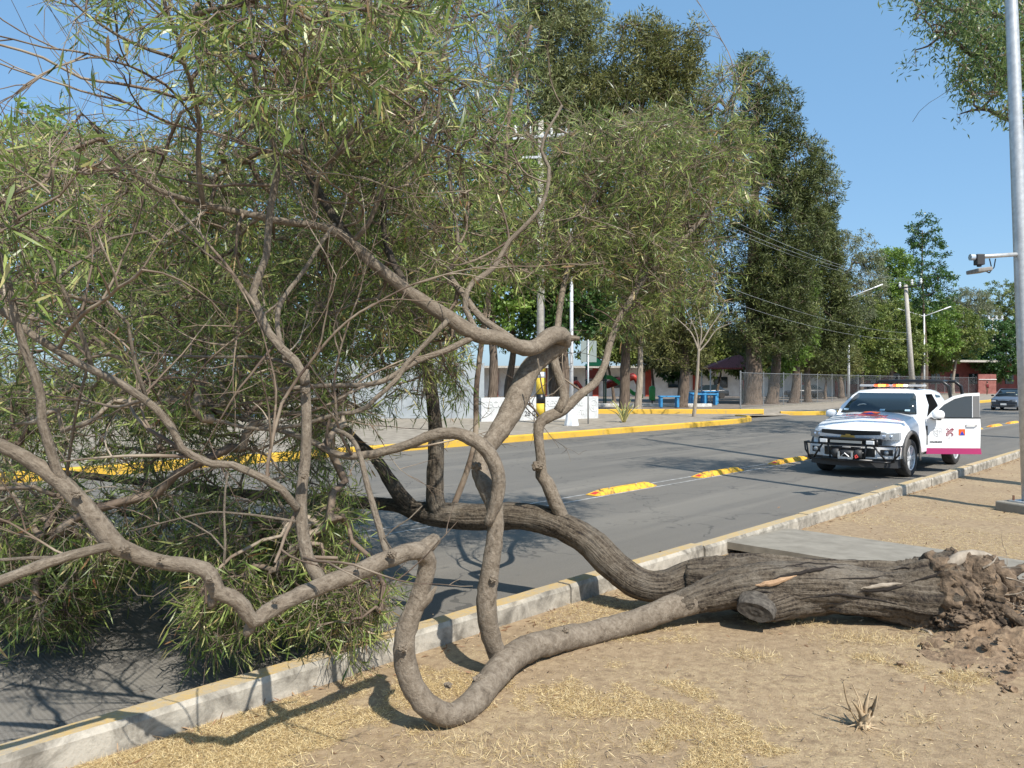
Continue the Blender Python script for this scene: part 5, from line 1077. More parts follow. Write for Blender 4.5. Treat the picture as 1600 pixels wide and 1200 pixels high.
mb = MB(); loft(mb, [[(x0 + (x1 - x0) * t_, y * (w0 + (w1 - w0) * t_), .9 + (zt - .9) * t_) for y, t_ in ((0, 0), (1, 0), (.97, .5), (1, .9), (.85, 1), (0, 1.03), (-.85, 1), (-1, .9), (-.97, .5), (-1, 0))] for x0, x1, w0, w1, zt in [(.45, 1.1, .76, .55, 1.36), (.9, 1.4, .78, .60, 1.42), (2.2, 2.0, .78, .60, 1.42), (2.9, 2.5, .74, .55, 1.34)]]); mb.build('cabin', M_glass, car, True)
mb = MB(); mb.box((1.7, 0, 1.43), (1.0, 1.14, .03)); 
for s in (-1, 1): mb.tube([(.47, s * .77, .92), (1.1, s * .57, 1.39), (1.5, s * .6, 1.43), (2.2, s * .6, 1.42), (2.9, s * .74, .95)], .03, 6); mb.tube([(1.75, s * .79, .92), (1.7, s * .6, 1.42)], .03, 6)
mb.build('roof', M_carp, car, bevel=.01)
mb = MB(); mb.box((-.70, 0, .36), (.12, 1.35, .16)); mb.build('bumper', mat('dark bumper', (.03, .032, .035), .5), car, bevel=.03)
mb = MB(); mb.box((-.775, 0, .42), (.02, .34, .12)); mb.build('number_plate', mat('plate', (.7, .7, .68), .5), car)
mb = MB(); mb.box((-.745, 0, .62), (.06, .5, .06)); mb.build('grille', M_black, car)
for s in (-1, 1):
    mb = MB(); mb.box((-.62, s * .60, .62), (.16, .26, .12), Matrix.Rotation(s * rad(20), 3, 'Z')); mb.build('headlight', M_lens, car, bevel=.03)
    mb = MB(); mb.box((.62, s * .92, .98), (.10, .16, .11)); mb.build('mirror', M_black, car, bevel=.03)
mb = MB(); mb.box((.85, -.1, 1.15), (.02, .5, .12), Matrix.Rotation(rad(-50), 3, 'Y')); mb.build('sunshade', mat('pale shade', (.55, .50, .38), .7), car)
for x in (0, 2.5):
    for s in (-1, 1):
        R = Matrix.Translation((x, s * .74, .28)) @ Matrix.Rotation(rad(90), 4, 'X'); mb = MB(); mb.lathe([(.17, -.1), (.26, -.1), (.28, -.07), (.28, .07), (.26, .1), (.17, .1)], 24, R, False); w_ = mb.build('wheel', M_tyre, car, True)
        mb = MB(); mb.lathe([(.17, -.09), (.17, .09), (.05, .095)], 16, R); mb.build('hubcap', M_alloy, w_)

# ------------------------------------------------------------------ yellow rubber lane separators
def separator(r, half=False):
    c = RN(r, 8.08, ROAD_Z); o = empty('lane_separator', c, math.atan2(.719, .695))
    mb = MB(); L = 1.78; w = .13; h = .085
    vs = [(0, -w, 0), (0, w, 0), (0, w, .015), (0, -w, .015), (.30, -w, 0), (.30, w, 0), (.30, .05, h), (.30, -.05, h), (L - .16, -w, 0), (L - .16, w, 0), (L - .16, .05, h), (L - .16, -.05, h), (L, -w, 0), (L, w, 0), (L, w, .02), (L, -w, .02)]
    mb.add(vs, [(0, 3, 2, 1)] + [(i * 4 + a, i * 4 + b, i * 4 + 4 + b, i * 4 + 4 + a) for i in range(3) for a, b in ((0, 1), (1, 2), (2, 3), (3, 0))] + [(12, 13, 14, 15)])
    mb.build('body', M_yel, o, bevel=.008)
    mb = MB(); mb.add([(.03, -.06, .026), (.03, .06, .026), (.15, .045, .055), (.15, -.045, .055)], [(0, 3, 2, 1)]); mb.build('reflector', M_red, o)
    for x in (.5, 1.3):
        mb = MB(); mb.lathe([(.016, h - .004), (.016, h + .006), (.01, h + .009)], 8, Matrix.Translation((x, 0, 0))); mb.build('bolt', M_steel, o)
    return o
lab = {10.3: 'yellow rubber lane separator nearest the dark fallen limb, scuffed black', 13.7: 'yellow rubber lane separator crossed by the thin pole shadow, middle of the open three', 17.1: 'yellow rubber lane separator right beside the pickup front corner',
       3.5: 'yellow rubber lane separator glimpsed under the looping limb and leaves at left', 6.9: 'yellow rubber lane separator hidden behind the fallen crown leaves'}
for i in range(-2, 14):
    r = 3.5 + 3.4 * i; o = separator(r); l = lab.get(round(r, 2)) or lab.get(round(r - .0, 1))
    tag(o, l or ('yellow rubber lane separator in the line beyond the pickup truck' if r > 17.5 else 'yellow rubber lane separator buried under the leafy crown at left'), 'lane separator', 'lane separators')
    if i == 4:
        mb = MB(); M_ = Matrix; mb.box((2.15, 0, .035), (.7, .26, .07)); p_ = mb.build('rubber_end', M_tyre, o, bevel=.02)

# ------------------------------------------------------------------ steel pole with traffic camera, right
pb = P(1611, 800, 10.9); pb.z = 0; pole = empty('camera_pole', pb, 0, 'tall grey steel pole on a concrete footing with a camera on its side arm', 'pole')
mb = MB(); top = (P(1580, 0, 10.9) - pb) * 1.0; d = Vector((top.x, 0, top.z)); q = d / d.z
mb.tube([q * .10, q * 2.5, q * 5, q * 7.5, q * 9.5], [.108, .098, .088, .078, .07], 24); mb.build('shaft', M_steel, pole, True)
mb = MB(); mb.box((0, 0, .02), (.62, .62, .22), Matrix.Rotation(rad(20), 3, 'Z')); mb.build('footing', M_slab, pole, bevel=.02)
mb = MB(); mb.box((0, 0, .14), (.38, .38, .02), Matrix.Rotation(rad(20), 3, 'Z')); mb.build('base_plate', M_steel, pole)
for a_ in range(4):
    v = Matrix.Rotation(rad(65 + 90 * a_), 3, 'Z') @ Vector((.21, 0, .17)); mb = MB(); mb.tube([v - Vector((0, 0, .03)), v + Vector((0, 0, .05))], .015, 6); mb.build('anchor_bolt', noisy('rusty bolt', (.10, .04, .02), (.2, .1, .06), 20) if a_ == 0 else D.materials['rusty bolt'], pole)
mb = MB(); mb.box((-.09, -.08, 1.12), (.05, .05, .09)); mb.build('cable_clip', M_black, pole)
mb = MB()
a0 = q * (P(0, 397, 10.9).z); a1 = P(1519, 402, 10.7) - pb; mb.tube([a0, a1], .030, 12); arm = mb.build('arm', M_steel, pole, True)
mb = MB(); mb.tube([a1 + Vector((-.03, 0, 0)), a1 + Vector((.03, 0, 0))], .045, 12); mb.build('arm_cap', M_chrome, arm)
cm = P(1530, 412, 10.7) - pb
mb = MB(); mb.box(cm + Vector((0, 0, .055)), (.11, .10, .15)); mb.box(cm + Vector((0, 0, -.02)), (.05, .05, .05)); mb.build('camera_bracket', M_plastic, arm, bevel=.01)
mb = MB(); mb.box(P(1530, 423, 10.7) - pb, (.20, .30, .055), Matrix.Rotation(rad(-7), 3, 'Y')); mb.build('camera_housing', noisy('camera grey', (.2, .19, .17), (.3, .29, .27), 20), arm, bevel=.012)
mb = MB(); c0 = P(1541, 424, 10.7) - pb; 
for x1, dy in ((1546, 0), (1557, .02)):
    c1 = P(x1, 404, 10.7) - pb; mb.tube([c0, c0 + Vector((.05, dy, -.02)), (c0 + c1) / 2 + Vector((.05, dy, -.03)), c1 + Vector((0, dy, 0))], .008, 6)
mb.build('cable', M_black, arm)

# ------------------------------------------------------------------ far side street furniture
def pole_mesh(nm, pts, r0, r1, m, par_, n=12):
    k = len(pts); mb = MB(); mb.tube(pts, [r0 + (r1 - r0) * i / (k - 1) for i in range(k)], n); return mb.build(nm, m, par_, True)
# concrete relief sign
s0_ = G(752, 659, .06); s1_ = G(935, 653.5, .06); sdv = (s1_ - s0_); SL = sdv.length; sg = empty('concrete_sign', s0_, math.atan2(sdv.y, sdv.x), 'long white concrete sign wall with raised letters and round crests at each end', 'sign')
mb = MB(); mb.box((SL / 2, .1, .52), (SL, .2, 1.08)); mb.build('slab', noisy('weathered white', (.42, .43, .43), (.66, .67, .66), 2.5, .8, 0, .2, 'Object', lo=.3), sg, bevel=.02)
M_letr = mat('raised letters', (.58, .59, .58), .8); M_letd = mat('dark letters', (.10, .10, .10), .8)
for s_, x, z, sz, m, e_ in (('SECUNDARIA', SL * .22, .76, .42, M_letr, .022), ('TERESA', SL * .56, .76, .42, M_letr, .022), ('ISAU', SL * .80, .76, .42, M_letr, .022), ('28 DE', SL * .41, .30, .32, M_letd, .012), ('T. MUIT.', SL * .78, .32, .32, M_letr, .022)):
    put_text('lettering', s_, sz, ymat((x, 0, z)), m, sg, e_, bold=.006)
for x in (SL * .065, SL * .955):
    mb = MB()
    mb.tube([(x + .24 * math.cos(a_), -.0, .62 + .27 * math.sin(a_)) for a_ in np.linspace(0, 2 * math.pi, 20)], .02, 6); mb.tube([(x - .10, 0, .66), (x + .10, 0, .66)], .02, 6); mb.tube([(x, 0, .78), (x, 0, .5)], .02, 6); mb.tube([(x - .12, 0, .55), (x, 0, .45), (x + .12, 0, .55)], .018, 6); mb.build('crest', M_letr, sg)
# banded utility pole
up = G(845, 661, .06); u = empty('utility_pole', up, 0, 'concrete utility pole with yellow, white and black painted bands in front of the sign wall', 'pole')
H = 13.0; pole_mesh('shaft', [(0, 0, 0), (0, 0, H * .5), (0, 0, H)], .20, .12, M_conc, u, 10)
for z0_, z1_, m in ((.0, .30, M_black), (.30, .85, M_yelp), (.85, 1.25, M_black), (1.25, 1.95, M_yelp), (1.95, 2.2, M_white), (2.2, 2.55, M_yelp), (2.55, 2.62, M_black)):
    pole_mesh('painted_band', [(0, 0, z0_), (0, 0, z1_)], .206 + .002 * (z0_ > 1), .203, m, u, 10)
mb = MB(); mb.box((0, -.1, 12.3), (2.4, .1, .12), Matrix.Rotation(rad(-4), 3, 'Y')); mb.box((0, -.1, 11.4), (1.6, .1, .1)); mb.build('crossarm', M_steel, u)
M_porc = mat('porcelain', (.72, .74, .74), .2)
for x in (-1.1, -.45, .45, 1.1):
    mb = MB(); mb.lathe([(.05, 12.3), (.09, 12.42), (.05, 12.5), (.09, 12.6), (.03, 12.7)], 10, Matrix.Translation((x, -.1, -.07 * x))); mb.build('insulator', M_porc, u, True)
# white lamp post with flared base
lpz = G(893, 665, .06); l0 = empty('lamp_post', lpz, 0, 'white lamp post with a flared conical base in front of the concrete sign', 'street lamp')
pole_mesh('shaft', [(0, 0, .5), (0, 0, 4), (0, 0, 8)], .085, .06, M_polew, l0)
mb = MB(); mb.lathe([(.30, 0), (.30, .04), (.22, .45), (.14, .62), (.10, .66)], 8); mb.build('flared_base', M_polew, l0)
mb = MB(); mb.tube([(0, 0, 7.9), (.8, -.3, 8.3), (1.4, -.5, 8.4)], .035, 8); mb.build('arm', M_polew, l0, True)
mb = MB(); mb.box((1.7, -.6, 8.4), (.7, .25, .12), Matrix.Rotation(rad(-20), 3, 'Z')); mb.build('lamp_head', M_polew, l0, bevel=.03)
# back of a street sign
sp2 = G(919, 662.5, .06); s2_ = empty('street_sign', sp2, 0, 'grey back of a rectangular street sign on a thin post', 'street sign')
pole_mesh('post', [(0, 0, 0), (0, 0, 3.55)], .035, .035, M_steel, s2_, 8)
mb = MB(); mb.box((.03, .06, 3.05), (.66, .02, .90)); mb.build('plate', mat('sign back grey', (.25, .29, .27), .5), s2_, bevel=.008)
mb = MB(); mb.box((.0, .04, 3.28), (.12, .03, .05)); mb.build('clamp', M_steel, s2_)
# striped agave on the pavement
ap = G(975, 660, .06); a = empty('striped_agave', ap, 0, 'spiky agave with yellow-edged green leaves on the far pavement', 'plant')
M_agl = mat('agave leaf', rough=.5); t = NT(M_agl); c = t.n('ShaderNodeTexNoise'); c.inputs['Scale'].default_value = 9; t.color(t.ramp(c.outputs[0], [(.45, (.10, .15, .05)), (.55, (.42, .38, .13))]))
M_agl2 = mat('agave leaf edge', (.50, .45, .17), .5)
for k in range(15):
    an = k * 2.4; tilt = .25 + .75 * ((k * 37) % 15) / 15; ln = 1.15 * random.uniform(.75, 1.05); dx, dy = math.cos(an) * math.sin(tilt), math.sin(an) * math.sin(tilt)
    mb = MB(); blade(mb, (dx * .08, dy * .08, 0), (dx * ln, dy * ln, max(.25, math.cos(tilt) * ln)), .12 * tilt, .05, .012); mb.build('leaf', M_agl if k % 2 else M_agl2, a, True)
# grey wall left of the sign
gw = empty('grey_wall', (-10, 37.2, .05), 0, 'smooth grey-blue wall behind the fallen crown left of the concrete sign', 'wall')
mb = MB(); mb.box((4.2, .15, 1.35), (8.9, .3, 2.7)); mb.build('wall', noisy('grey wall paint', (.30, .33, .35), (.38, .41, .42), 1.5, .8, 0, .1), gw)
# street lamps far right
def lamp(px, py0, Y, arms, lb):
    b = Vector(((px - 800) / F * Y, Y, .06)); o = empty('street_lamp', b, 0, lb, 'street lamp', 'tall lamps down the avenue'); tz = P(px, py0, Y).z
    pole_mesh('shaft', [(0, 0, 0), (0, 0, tz / 2), (0, 0, tz)], .13, .07, M_polew, o, 10)
    for ax, ay in arms:
        e = P(ax, ay, Y) - b; mb = MB(); mb.tube([(0, 0, tz - .3), Vector((0, 0, tz - .3)).lerp(e, .7) , e], [.05, .04, .04], 8); ar = mb.build('arm', M_polew, o, True)
        dd_ = (e - Vector((0, 0, tz - .3))).normalized(); mb = MB(); mb.box(e, (.9, .25, .12), dd_.to_track_quat('X', 'Z').to_matrix()); mb.build('lamp_head', M_polew, ar, bevel=.03)
    return o
lamp(1326, 461, 74, [(1372, 447)], 'white single arm street lamp in front of the olive trees')
lamp(1444, 491, 92, [(1408, 484), (1480, 481)], 'white double arm street lamp rising behind the pickup')
lamp(1524, 556, 150, [(1524, 548)], 'thin white lamp shaft beside the dense dark green tree')
lamp(1572, 580, 165, [(1573, 560)], 'thin white lamp shaft above the far grey car')
lu = Vector(((1427 - 800) / F * 80, 80, .06)); o = empty('leaning_pole', lu, 0, 'leaning grey concrete utility pole with a crossarm and three insulators', 'pole')
tp = P(1415, 445, 80) - lu; pole_mesh('shaft', [(0, 0, 0), tp / 2, tp], .30, .18, M_conc, o, 10)
mb = MB(); ca = P(1404, 451, 80) - lu; cb = P(1440, 445, 79) - lu; mb.tube([ca, cb], .07, 6); mb.build('crossarm', M_black, o)
for x, y in ((1406, 446), (1425, 442), (1439, 440)):
    c_ = P(x, y, 80) - lu; mb = MB(); mb.lathe([(.08, -.2), (.15, 0), (.08, .1), (.14, .25), (.04, .35)], 8, Matrix.Translation(c_)); mb.build('insulator', M_porc, o)
fu = Vector(((1551 - 800) / F * 125, 125, .06)); o = empty('far_utility_pole', fu, 0, 'far utility pole with white insulators rising above the dense dark green tree', 'pole')
pole_mesh('shaft', [(0, 0, 0), P(1551, 497, 125) - fu], .2, .14, M_conc, o, 8); mb = MB(); mb.tube([P(1543, 499, 125) - fu, P(1567, 499, 125) - fu], .06, 6); mb.build('crossarm', M_steel, o)
for x in (1545, 1557, 1566):
    mb = MB(); mb.lathe([(.12, 0), (.2, .15), (.1, .3), (.2, .5), (.05, .6)], 8, Matrix.Translation(P(x, 499, 125) - fu)); mb.build('insulator', M_porc, o)
# power lines strung between the poles
def wire(a, b, sag, lb):
    mb = MB(); mb.tube([a.lerp(b, i / 20) - Vector((0, 0, sag * 4 * (i / 20) * (1 - i / 20))) for i in range(21)], .009, 4); tag(mb.build('power_line', M_steel), lb, 'power line', 'power lines across the trees')
for x0, z0_, k, sg_ in ((-1.1, 12.8, 0, 1.2), (-.45, 12.75, 1, 1.4), (1.1, 12.65, 2, 1.6)):
    wire(up + Vector((x0, -.1, z0_)), P((1406, 1425, 1439)[k], (443, 439, 437)[k], 80), sg_, ('uppermost', 'middle', 'third')[k] + ' of the thin power lines sloping from the banded pole to the leaning pole')
wire(up + Vector((.2, -.1, 9.2)), P(1421, 520, 80), 1.2, 'upper telephone cable across the dark trunks'); wire(up + Vector((.2, -.1, 8.4)), P(1422, 530, 80), 1.3, 'lower telephone cable across the dark trunks')

# ------------------------------------------------------------------ park: fence, kiosk, tables, play equipment, cars
M_mesh = mat('chain link', (.22, .23, .23), .5, .3); t = NT(M_mesh); M_mesh.blend_method = 'HASHED' if hasattr(M_mesh, 'blend_method') else M_mesh.blend_method
g1 = t.n('ShaderNodeTexWave'); g1.bands_direction = 'X'; g1.inputs['Scale'].default_value = 4.5; t.l(t.coord('UV', (1, 1, 1), (0, 0, rad(45))), g1.inputs[0])
g2 = t.n('ShaderNodeTexWave'); g2.bands_direction = 'Y'; g2.inputs['Scale'].default_value = 4.5; t.l(t.coord('UV', (1, 1, 1), (0, 0, rad(45))), g2.inputs[0])
al = t.math('MAXIMUM', t.math('GREATER_THAN', g1.outputs['Fac'], .988), t.math('GREATER_THAN', g2.outputs['Fac'], .988)); t.l(al, t.b.inputs['Alpha'])
fpts = [G(1157, 641, .05)] + [fl[0].lerp(fl[1], k / 5) for k in (1, 2, 3, 4)] + [fl[1], fl[1].lerp(fl[2], .25), fl[1].lerp(fl[2], .5), fl[1].lerp(fl[2], .75), fl[2], fl[2].lerp(fl[3], .33), fl[2].lerp(fl[3], .66), fl[3]]
fo = fpts[0]; fe = empty('chain_link_fence', fo, 0, 'grey chain link fence on steel posts in front of the park trees', 'fence')
M_fst = noisy('dull steel', (.22, .23, .23), (.34, .34, .34), 12, .5, .5, 0); HF = 2.35; V_ = []; UV_ = []; Fq = []; L_ = 0
for i, p in enumerate(fpts):
    if i: L_ += (p - fpts[i - 1]).length
    q_ = p - fo; V_ += [q_ + Vector((0, 0, .05)), q_ + Vector((0, 0, HF))]; UV_ += [(L_, 0), (L_, HF)]
    mb = MB(); mb.tube([q_, q_ + Vector((0, 0, HF + .12))], .05 if i == 0 else .03, 8); mb.build('post', M_fst, fe)
    if i: mb = MB(); mb.tube([fpts[i - 1] - fo + Vector((0, 0, HF)), q_ + Vector((0, 0, HF))], .02, 6); mb.build('rail', M_fst, fe); Fq.append((2 * i - 2, 2 * i, 2 * i + 1, 2 * i - 1))
link('mesh', npmesh('mesh', np.array([list(v) for v in V_]), [np.array(Fq)], uv=np.array(UV_)), M_mesh, fe)
mb = MB(); mb.add([v for p in fpts for v in (p + Vector((0, -.1, -.1)), p + Vector((0, -.1, .12)), p + Vector((0, .12, .12)))], [(i * 3 + a_, i * 3 + a_ + 1, i * 3 + a_ + 4, i * 3 + a_ + 3) for i in range(len(fpts) - 1) for a_ in (0, 1)]); tag(mb.build('fence_footing', M_slab), kind='structure')
# kiosk with red tiled roof
kp = P(1135, 620, 66); kp.z = .05; k = empty('kiosk', kp, 0, 'open park shelter with a red tiled hip roof on thin posts', 'shelter')
M_tile = noisy('red tiles', (.14, .03, .03), (.33, .09, .08), 9, .7, 0, .6, 'Object', (3, 1, 1))
mb = MB(); mb.add([(-2.0, -1.6, 2.95), (2.4, -1.6, 2.95), (2.4, 2.0, 2.95), (-2.0, 2.0, 2.95), (.9, .2, 4.1), (1.2, .2, 4.1), (-2.0, -1.6, 2.85), (2.4, -1.6, 2.85), (2.4, 2.0, 2.85), (-2.0, 2.0, 2.85)], [(0, 1, 5, 4), (1, 2, 5), (2, 3, 4, 5), (3, 0, 4), (0, 6, 7, 1), (1, 7, 8, 2), (2, 8, 9, 3), (3, 9, 6, 0), (9, 8, 7, 6)]); mb.build('roof', M_tile, k)
for x, y in ((-1.7, -1.3), (2.1, -1.3), (-1.7, 1.7), (2.1, 1.7)):
    mb = MB(); mb.tube([(x, y, 0), (x, y, 2.86)], .06, 8); mb.build('post', M_steel, k)
# blue concrete tables and benches
M_blu = noisy('blue paint', (.02, .16, .38), (.05, .32, .60), 4, .6)
def slabtable(px, Y, w, h, lb, rz=0):
    b = Vector(((px - 800) / F * Y, Y, .05)); o = empty('park_table', b, rz, lb, 'table', 'blue concrete park tables')
    mb = MB(); mb.box((0, 0, h), (w, .8, .10)); mb.build('top', M_blu, o, bevel=.02)
    for s in (-1, 1): mb = MB(); mb.box((s * (w / 2 - .12), 0, h / 2), (.16, .7, h - .1)); mb.build('leg', M_blu, o, bevel=.02)
slabtable(1045, 52, 1.35, .78, 'blue concrete block table left of the flared trunk'); slabtable(1100, 57, 1.9, .85, 'front blue concrete table right of the bare sapling'); slabtable(1088, 62, 1.9, .85, 'blue concrete bench behind the bare sapling', .5); slabtable(1110, 61, 1.2, 1.0, 'small upright blue concrete block nearest the kiosk')
# park bin
bp = Vector(((1019 - 800) / F * 55, 55, .05)); o = empty('litter_bin', bp, 0, 'green litter bin on a short post under the park trees', 'bin')
mb = MB(); mb.lathe([(.19, .45), (.22, .5), (.24, 1.3), (.20, 1.42), (.05, 1.5)], 14); mb.build('bin', mat('green bin', (.03, .22, .05), .5), o, True); mb = MB(); mb.tube([(0, 0, 0), (0, 0, .5)], .05, 8); mb.build('post', M_black, o)
# playground
pg = Vector(((945 - 800) / F * 60, 60, .05)); o = empty('playground_slide', pg, 0, 'playground tower with a green chute and red tube rails', 'playground')
M_pr = mat('red plastic', (.50, .05, .03), .4); M_pgn = mat('green plastic', (.03, .30, .06), .4)
mb = MB(); pp = [(0.0, 0, 2.0), (.5, 0, 1.95), (1.3, -.1, 1.4), (2.2, -.2, .7), (2.9, -.2, .5)]; vs = []
for x, y, z in pp: vs += [(x, y - .35, z + .3), (x, y - .3, z), (x, y + .3, z), (x, y + .35, z + .3)]
mb.add(vs, [(i * 4 + j, i * 4 + j + 1, i * 4 + j + 5, i * 4 + j + 4) for i in range(4) for j in range(3)]); so = mb.build('chute', M_pgn, o)
md = so.modifiers.new('t', 'SOLIDIFY'); md.thickness = .05
mb = MB(); mb.tube([(-1.9, -.4, .05), (-1.8, -.4, 1.2), (-2.2, -.4, 1.75), (-2.8, -.4, 1.6)], .16, 10); mb.build('rail', M_pr, o, True)
for x, y in ((-1.4, -.6), (0, -.6), (-1.4, .6), (0, .6)): mb = MB(); mb.tube([(x, y, 0), (x, y, 3.2)], .06, 8); mb.build('post', mat('dark green', (.03, .10, .05), .5), o)
mb = MB(); mb.box((-.7, 0, 1.9), (1.6, 1.4, .1)); mb.build('deck', M_plastic, o); mb = MB(); mb.add([(-1.6, -.8, 3.0), (.2, -.8, 3.0), (.2, .8, 3.0), (-1.6, .8, 3.0), (-.7, 0, 3.7)], [(0, 1, 4), (1, 2, 4), (2, 3, 4), (3, 0, 4), (3, 2, 1, 0)]); mb.build('roof', M_pgn, o)
mb = MB(); mb.box((-.7, .62, 2.35), (1.4, .05, .7)); mb.box((-1.4, 0, 2.35), (.05, 1.2, .7)); mb.build('panel', M_pr, o)
mb = MB(); mb.tube([(.2, .9, 1.5), (2.4, 1.0, 2.2), (2.9, 1.0, 1.6)], .3, 10); mb.build('tube', M_pr, o, True)
# white and red low building along the back of the park
M_wall = noisy('white wall', (.58, .57, .54), (.74, .73, .70), 1.2, .8, 0, .1); M_redw = noisy('red wall', (.24, .035, .02), (.34, .06, .035), 2, .8, 0, .1)
wb = empty('white_building', (8, 92, .05), 0, 'long low white building with red pillars seen between the park trunks', 'building')
mb = MB(); mb.box((8, 2, 1.7), (48, 4, 3.4)); mb.build('wall', M_wall, wb)
for x in (-10, -4.2, 2, 8.3, 14, 20, 27, 31): mb = MB(); mb.box((x, -.1, 1.7), (.7, .3, 3.4)); mb.build('pillar', M_redw, wb)
mb = MB(); mb.box((8, -.2, 3.5), (48.6, 4.8, .25)); mb.build('roof', M_conc, wb)
for x in (-7, -1, 5, 11.5, 17, 23.5): 
    mb = MB(); mb.box((x, -.05, 1.7), (1.6, .12, 1.3)); f_ = mb.build('window', M_plastic, wb); mb = MB(); mb.box((x, -.12, 1.7), (1.45, .03, 1.15)); mb.build('pane', M_glass, f_)
rb = empty('red_building', (62, 118, .05), rad(20), 'dark red walled building behind the trees past the pickup', 'building')
mb = MB(); mb.box((0, 3, 2.4), (62, 6, 4.8)); mb.build('wall', noisy('dark red wall', (.13, .03, .025), (.22, .055, .045), .8, .8, 0, .1), rb)
for x in range(-28, 30, 4): mb = MB(); mb.box((x, -.05, 2.2), (1.8, .1, 1.6)); mb.build('window', M_glass, rb)
mb = MB(); mb.box((0, -.3, 4.9), (62.5, 7, .3)); mb.build('roof', M_conc, rb)
pw = Vector(((1543 - 800) / F * 112, 112, .05)); o = empty('red_gate_wall', pw, 0, 'pinkish red garden wall with a pale rail behind the walking person', 'wall')
mb = MB(); mb.box((0, .2, 1.4), (2.6, .3, 2.9)); mb.build('wall', noisy('faded red', (.22, .075, .06), (.32, .12, .10), 2), o); mb = MB(); mb.box((0, -.02, 2.1), (2.6, .08, .1)); mb.build('rail', M_wall, o)
# low grey curtain of rooftops beyond the trees closes the view
for k_, (x, y, w, h, m, lb) in enumerate(((150, 190, 120, 6, M_conc, 'pale block at the far end of the avenue'),)):
    o = empty('far_building', (x, y, 0), 0, lb, 'building'); mb = MB(); mb.box((0, 5, h / 2), (w, 10, h)); mb.build('wall', m, o)
    mb = MB(); mb.box((0, 5, h + .15), (w + .6, 10.6, .3)); mb.build('roof', M_conc, o)
    for q_ in range(int(w / 5)):
        for zz in (1.8, 4.6):
            mb = MB(); mb.box((-w / 2 + 3 + q_ * 5, -.04, zz), (1.8, .08, 1.3)); mb.build('window', M_glass, o)
# dark cars parked behind the park
def simple_car(b, rz, m, lb):
    o = empty('parked_car', b, rz, lb, 'car', 'cars parked behind the park')
    mb = MB(); loft(mb, [ring(x, w, .3, zs, zs + .04) for x, w, zs in ((-2.1, .7, .62), (-1.9, .82, .74), (-.9, .86, .88), (1.6, .86, .92), (2.1, .78, .80))]); mb.build('body', m, o, True)
    mb = MB(); loft(mb, [[(x, y * w, .88 + (z - .88) * t_) for y, t_ in ((-1, 0), (-.8, 1), (.8, 1), (1, 0))] for x, w, z in ((-1.0, .8, .9), (-.4, .78, 1.42), (1.0, .78, 1.44), (1.7, .75, .95))]); mb.build('cabin', M_glass, o)
    for x in (-1.3, 1.35):
        for s in (-1, 1): mb = MB(); mb.lathe([(.2, -.1), (.31, -.1), (.31, .1), (.2, .1)], 16, Matrix.Translation((x, s * .78, .31)) @ Matrix.Rotation(rad(90), 4, 'X')); mb.build('wheel', M_tyre, o)
simple_car(Vector(((1105 - 800) / F * 82, 82, .05)), 0, mat('dark grey paint', (.04, .045, .05), .3), 'dark car parked behind the blue tables')
simple_car(Vector(((1258 - 800) / F * 84, 84, .05)), 0, mat('black paint car', (.02, .022, .025), .3), 'dark car parked behind the chain link fence')
# far walking person in dark red
pp_ = Vector(((1542.5 - 800) / F * 106, 106, .05)); me = D.meshes.new('person')
J = [(0, 0, .95), (0, 0, 1.2), (0, 0, 1.42), (0, 0, 1.55), (0, 0, 1.68), (-.19, 0, 1.40), (-.25, -.03, 1.13), (-.22, -.15, .90), (.19, 0, 1.40), (.26, .05, 1.13), (.28, -.02, .88), (-.09, 0, .90), (-.11, -.12, .50), (-.12, -.05, .06), (.09, 0, .90), (.12, .06, .50), (.14, .22, .08), (-.12, -.17, .03), (.14, .12, .03)]
me.from_pydata(J, [(0, 1), (1, 2), (2, 3), (3, 4), (2, 5), (5, 6), (6, 7), (2, 8), (8, 9), (9, 10), (0, 11), (11, 12), (12, 13), (0, 14), (14, 15), (15, 16), (13, 17), (16, 18)], [])
o = link('person', me, mat('skin', (.22, .12, .08), .6)); o.location = pp_; tag(o, 'far pedestrian in a dark red top walking past the pinkish wall', 'person')
md = o.modifiers.new('s', 'SKIN'); o.modifiers.new('u', 'SUBSURF').levels = 1; o.modifiers['u'].render_levels = 2
R_ = [.15, .15, .14, .06, .105, .07, .05, .035, .07, .05, .035, .10, .07, .045, .10, .07, .045, .035, .035]
for v, r_ in zip(me.skin_vertices[0].data, R_): v.radius = (r_, r_ * .8)
me.skin_vertices[0].data[0].use_root = True
mb = MB(); mb.lathe([(.20, .92), (.215, 1.1), (.22, 1.3), (.17, 1.46), (.08, 1.5)], 14, Matrix.Diagonal((1, .75, 1, 1))); mb.build('shirt', mat('dark red cloth', (.16, .012, .015), .8), o, True)
mb = MB(); mb.lathe([(.12, 1.66), (.125, 1.74), (.08, 1.80), (.01, 1.82)], 12); mb.build('hair', M_black, o, True)

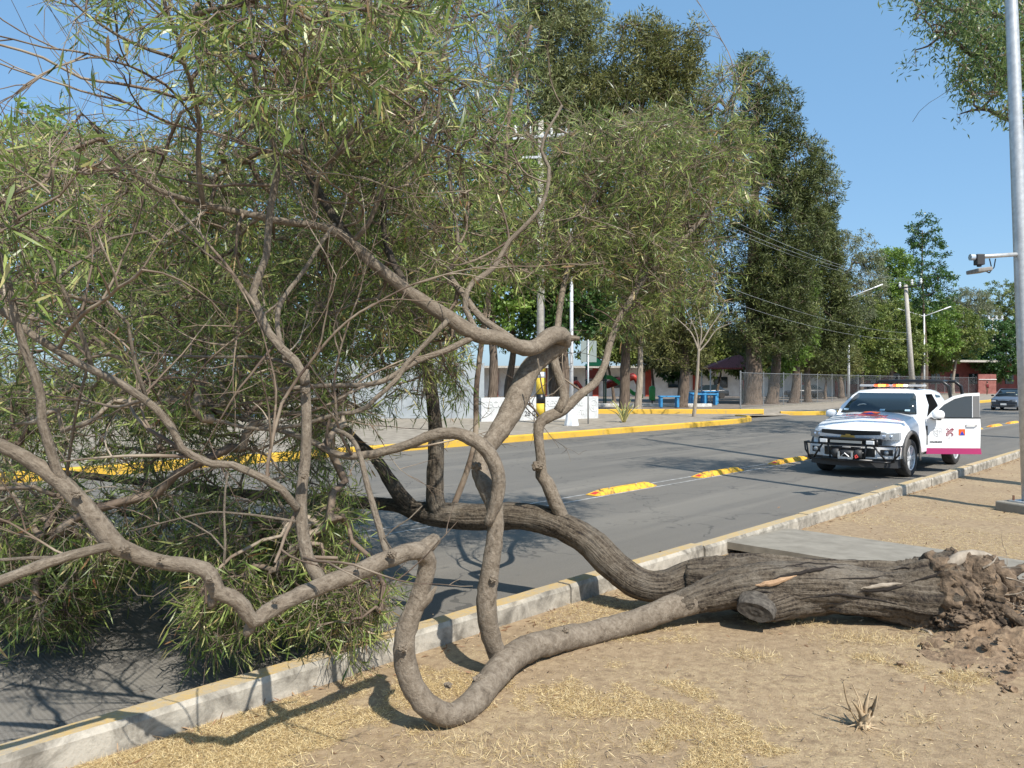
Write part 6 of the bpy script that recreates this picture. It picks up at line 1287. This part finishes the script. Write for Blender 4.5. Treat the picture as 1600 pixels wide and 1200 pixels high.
# understory: low trees and shrubs that close the park and the avenue behind the trunks
for k, (px, Y, bl, kd, lb) in enumerate([
    (1120, 74, [(1110, 560, 30, 26), (1135, 540, 26, 26), (1090, 545, 26, 22)], 'olive', 'low leafy tree around the kiosk roof'),
    (1160, 76, [(1165, 570, 20, 16), (1150, 560, 20, 18)], 'olive', 'small crooked tree behind the kiosk posts'),
    (1020, 70, [(1000, 540, 30, 26), (1030, 550, 28, 26), (1015, 510, 40, 26)], 'casu', 'dark low tree with leaning trunks behind the litter bin'),
    (1060, 72, [(1050, 560, 26, 26), (1070, 540, 26, 26)], 'deep', 'dark bushy tree between the bin and the blue tables'),
    (960, 68, [(950, 540, 40, 30), (930, 500, 36, 36), (975, 550, 26, 20)], 'olive', 'bushy tree above the playground slide'),
    (1215, 80, [(1210, 560, 28, 24), (1190, 545, 26, 26)], 'casu', 'low dark tree behind the second ridged trunk'),
    (1290, 78, [(1290, 560, 30, 22), (1265, 570, 24, 18), (1315, 565, 22, 20)], 'casu', 'low dark tree whose skirts hang over the fence'),
    (1318, 90, [(1320, 560, 26, 30), (1310, 520, 26, 30)], 'olive', 'olive tree directly behind the single arm lamp'),
    (1372, 100, [(1370, 570, 26, 20), (1385, 540, 26, 30), (1360, 500, 30, 30)], 'olive', 'olive tree left of the leaning concrete pole'),
    (1415, 108, [(1415, 560, 24, 24), (1410, 520, 26, 30), (1425, 490, 26, 24)], 'green', 'yellow-green tree between the leaning pole and the double lamp'),
    (1462, 112, [(1462, 565, 26, 18), (1470, 530, 28, 26), (1440, 560, 22, 20)], 'olive', 'olive tree right of the double arm lamp'),
    (1520, 128, [(1515, 565, 22, 18), (1528, 530, 24, 26)], 'deep', 'dark tree over the pinkish red wall')]):
    bg_tree('understory_tree', px, Y, bl, kd, lb, n=9000, tr=.16, seed=80 + k, group='low trees closing the park', scale=1.7, shell=.1, barkm=M_bark_pale if k in (1, 10) else None)

bg_tree('verge_tree', 1891, 22, [(1690, -70, 150, 60, -1), (1850, -90, 160, 80, 1), (2000, -60, 150, 80, 3), (1780, -100, 130, 60, 5)], 'olive', 'tall verge tree leaning in above the right edge, shading the avenue', n=9000, tr=.3, seed=120, scale=.9, trunk=[(1900, 720), (1890, 400), (1860, 100), (1850, -60)])
bg_tree('verge_tree', 1860, 35, [(1720, 150, 110, 60, 0), (1850, 120, 120, 80, 2), (1950, 170, 100, 80, 3)], 'olive', 'second verge tree further down the right side of the avenue', n=9000, tr=.3, seed=121)
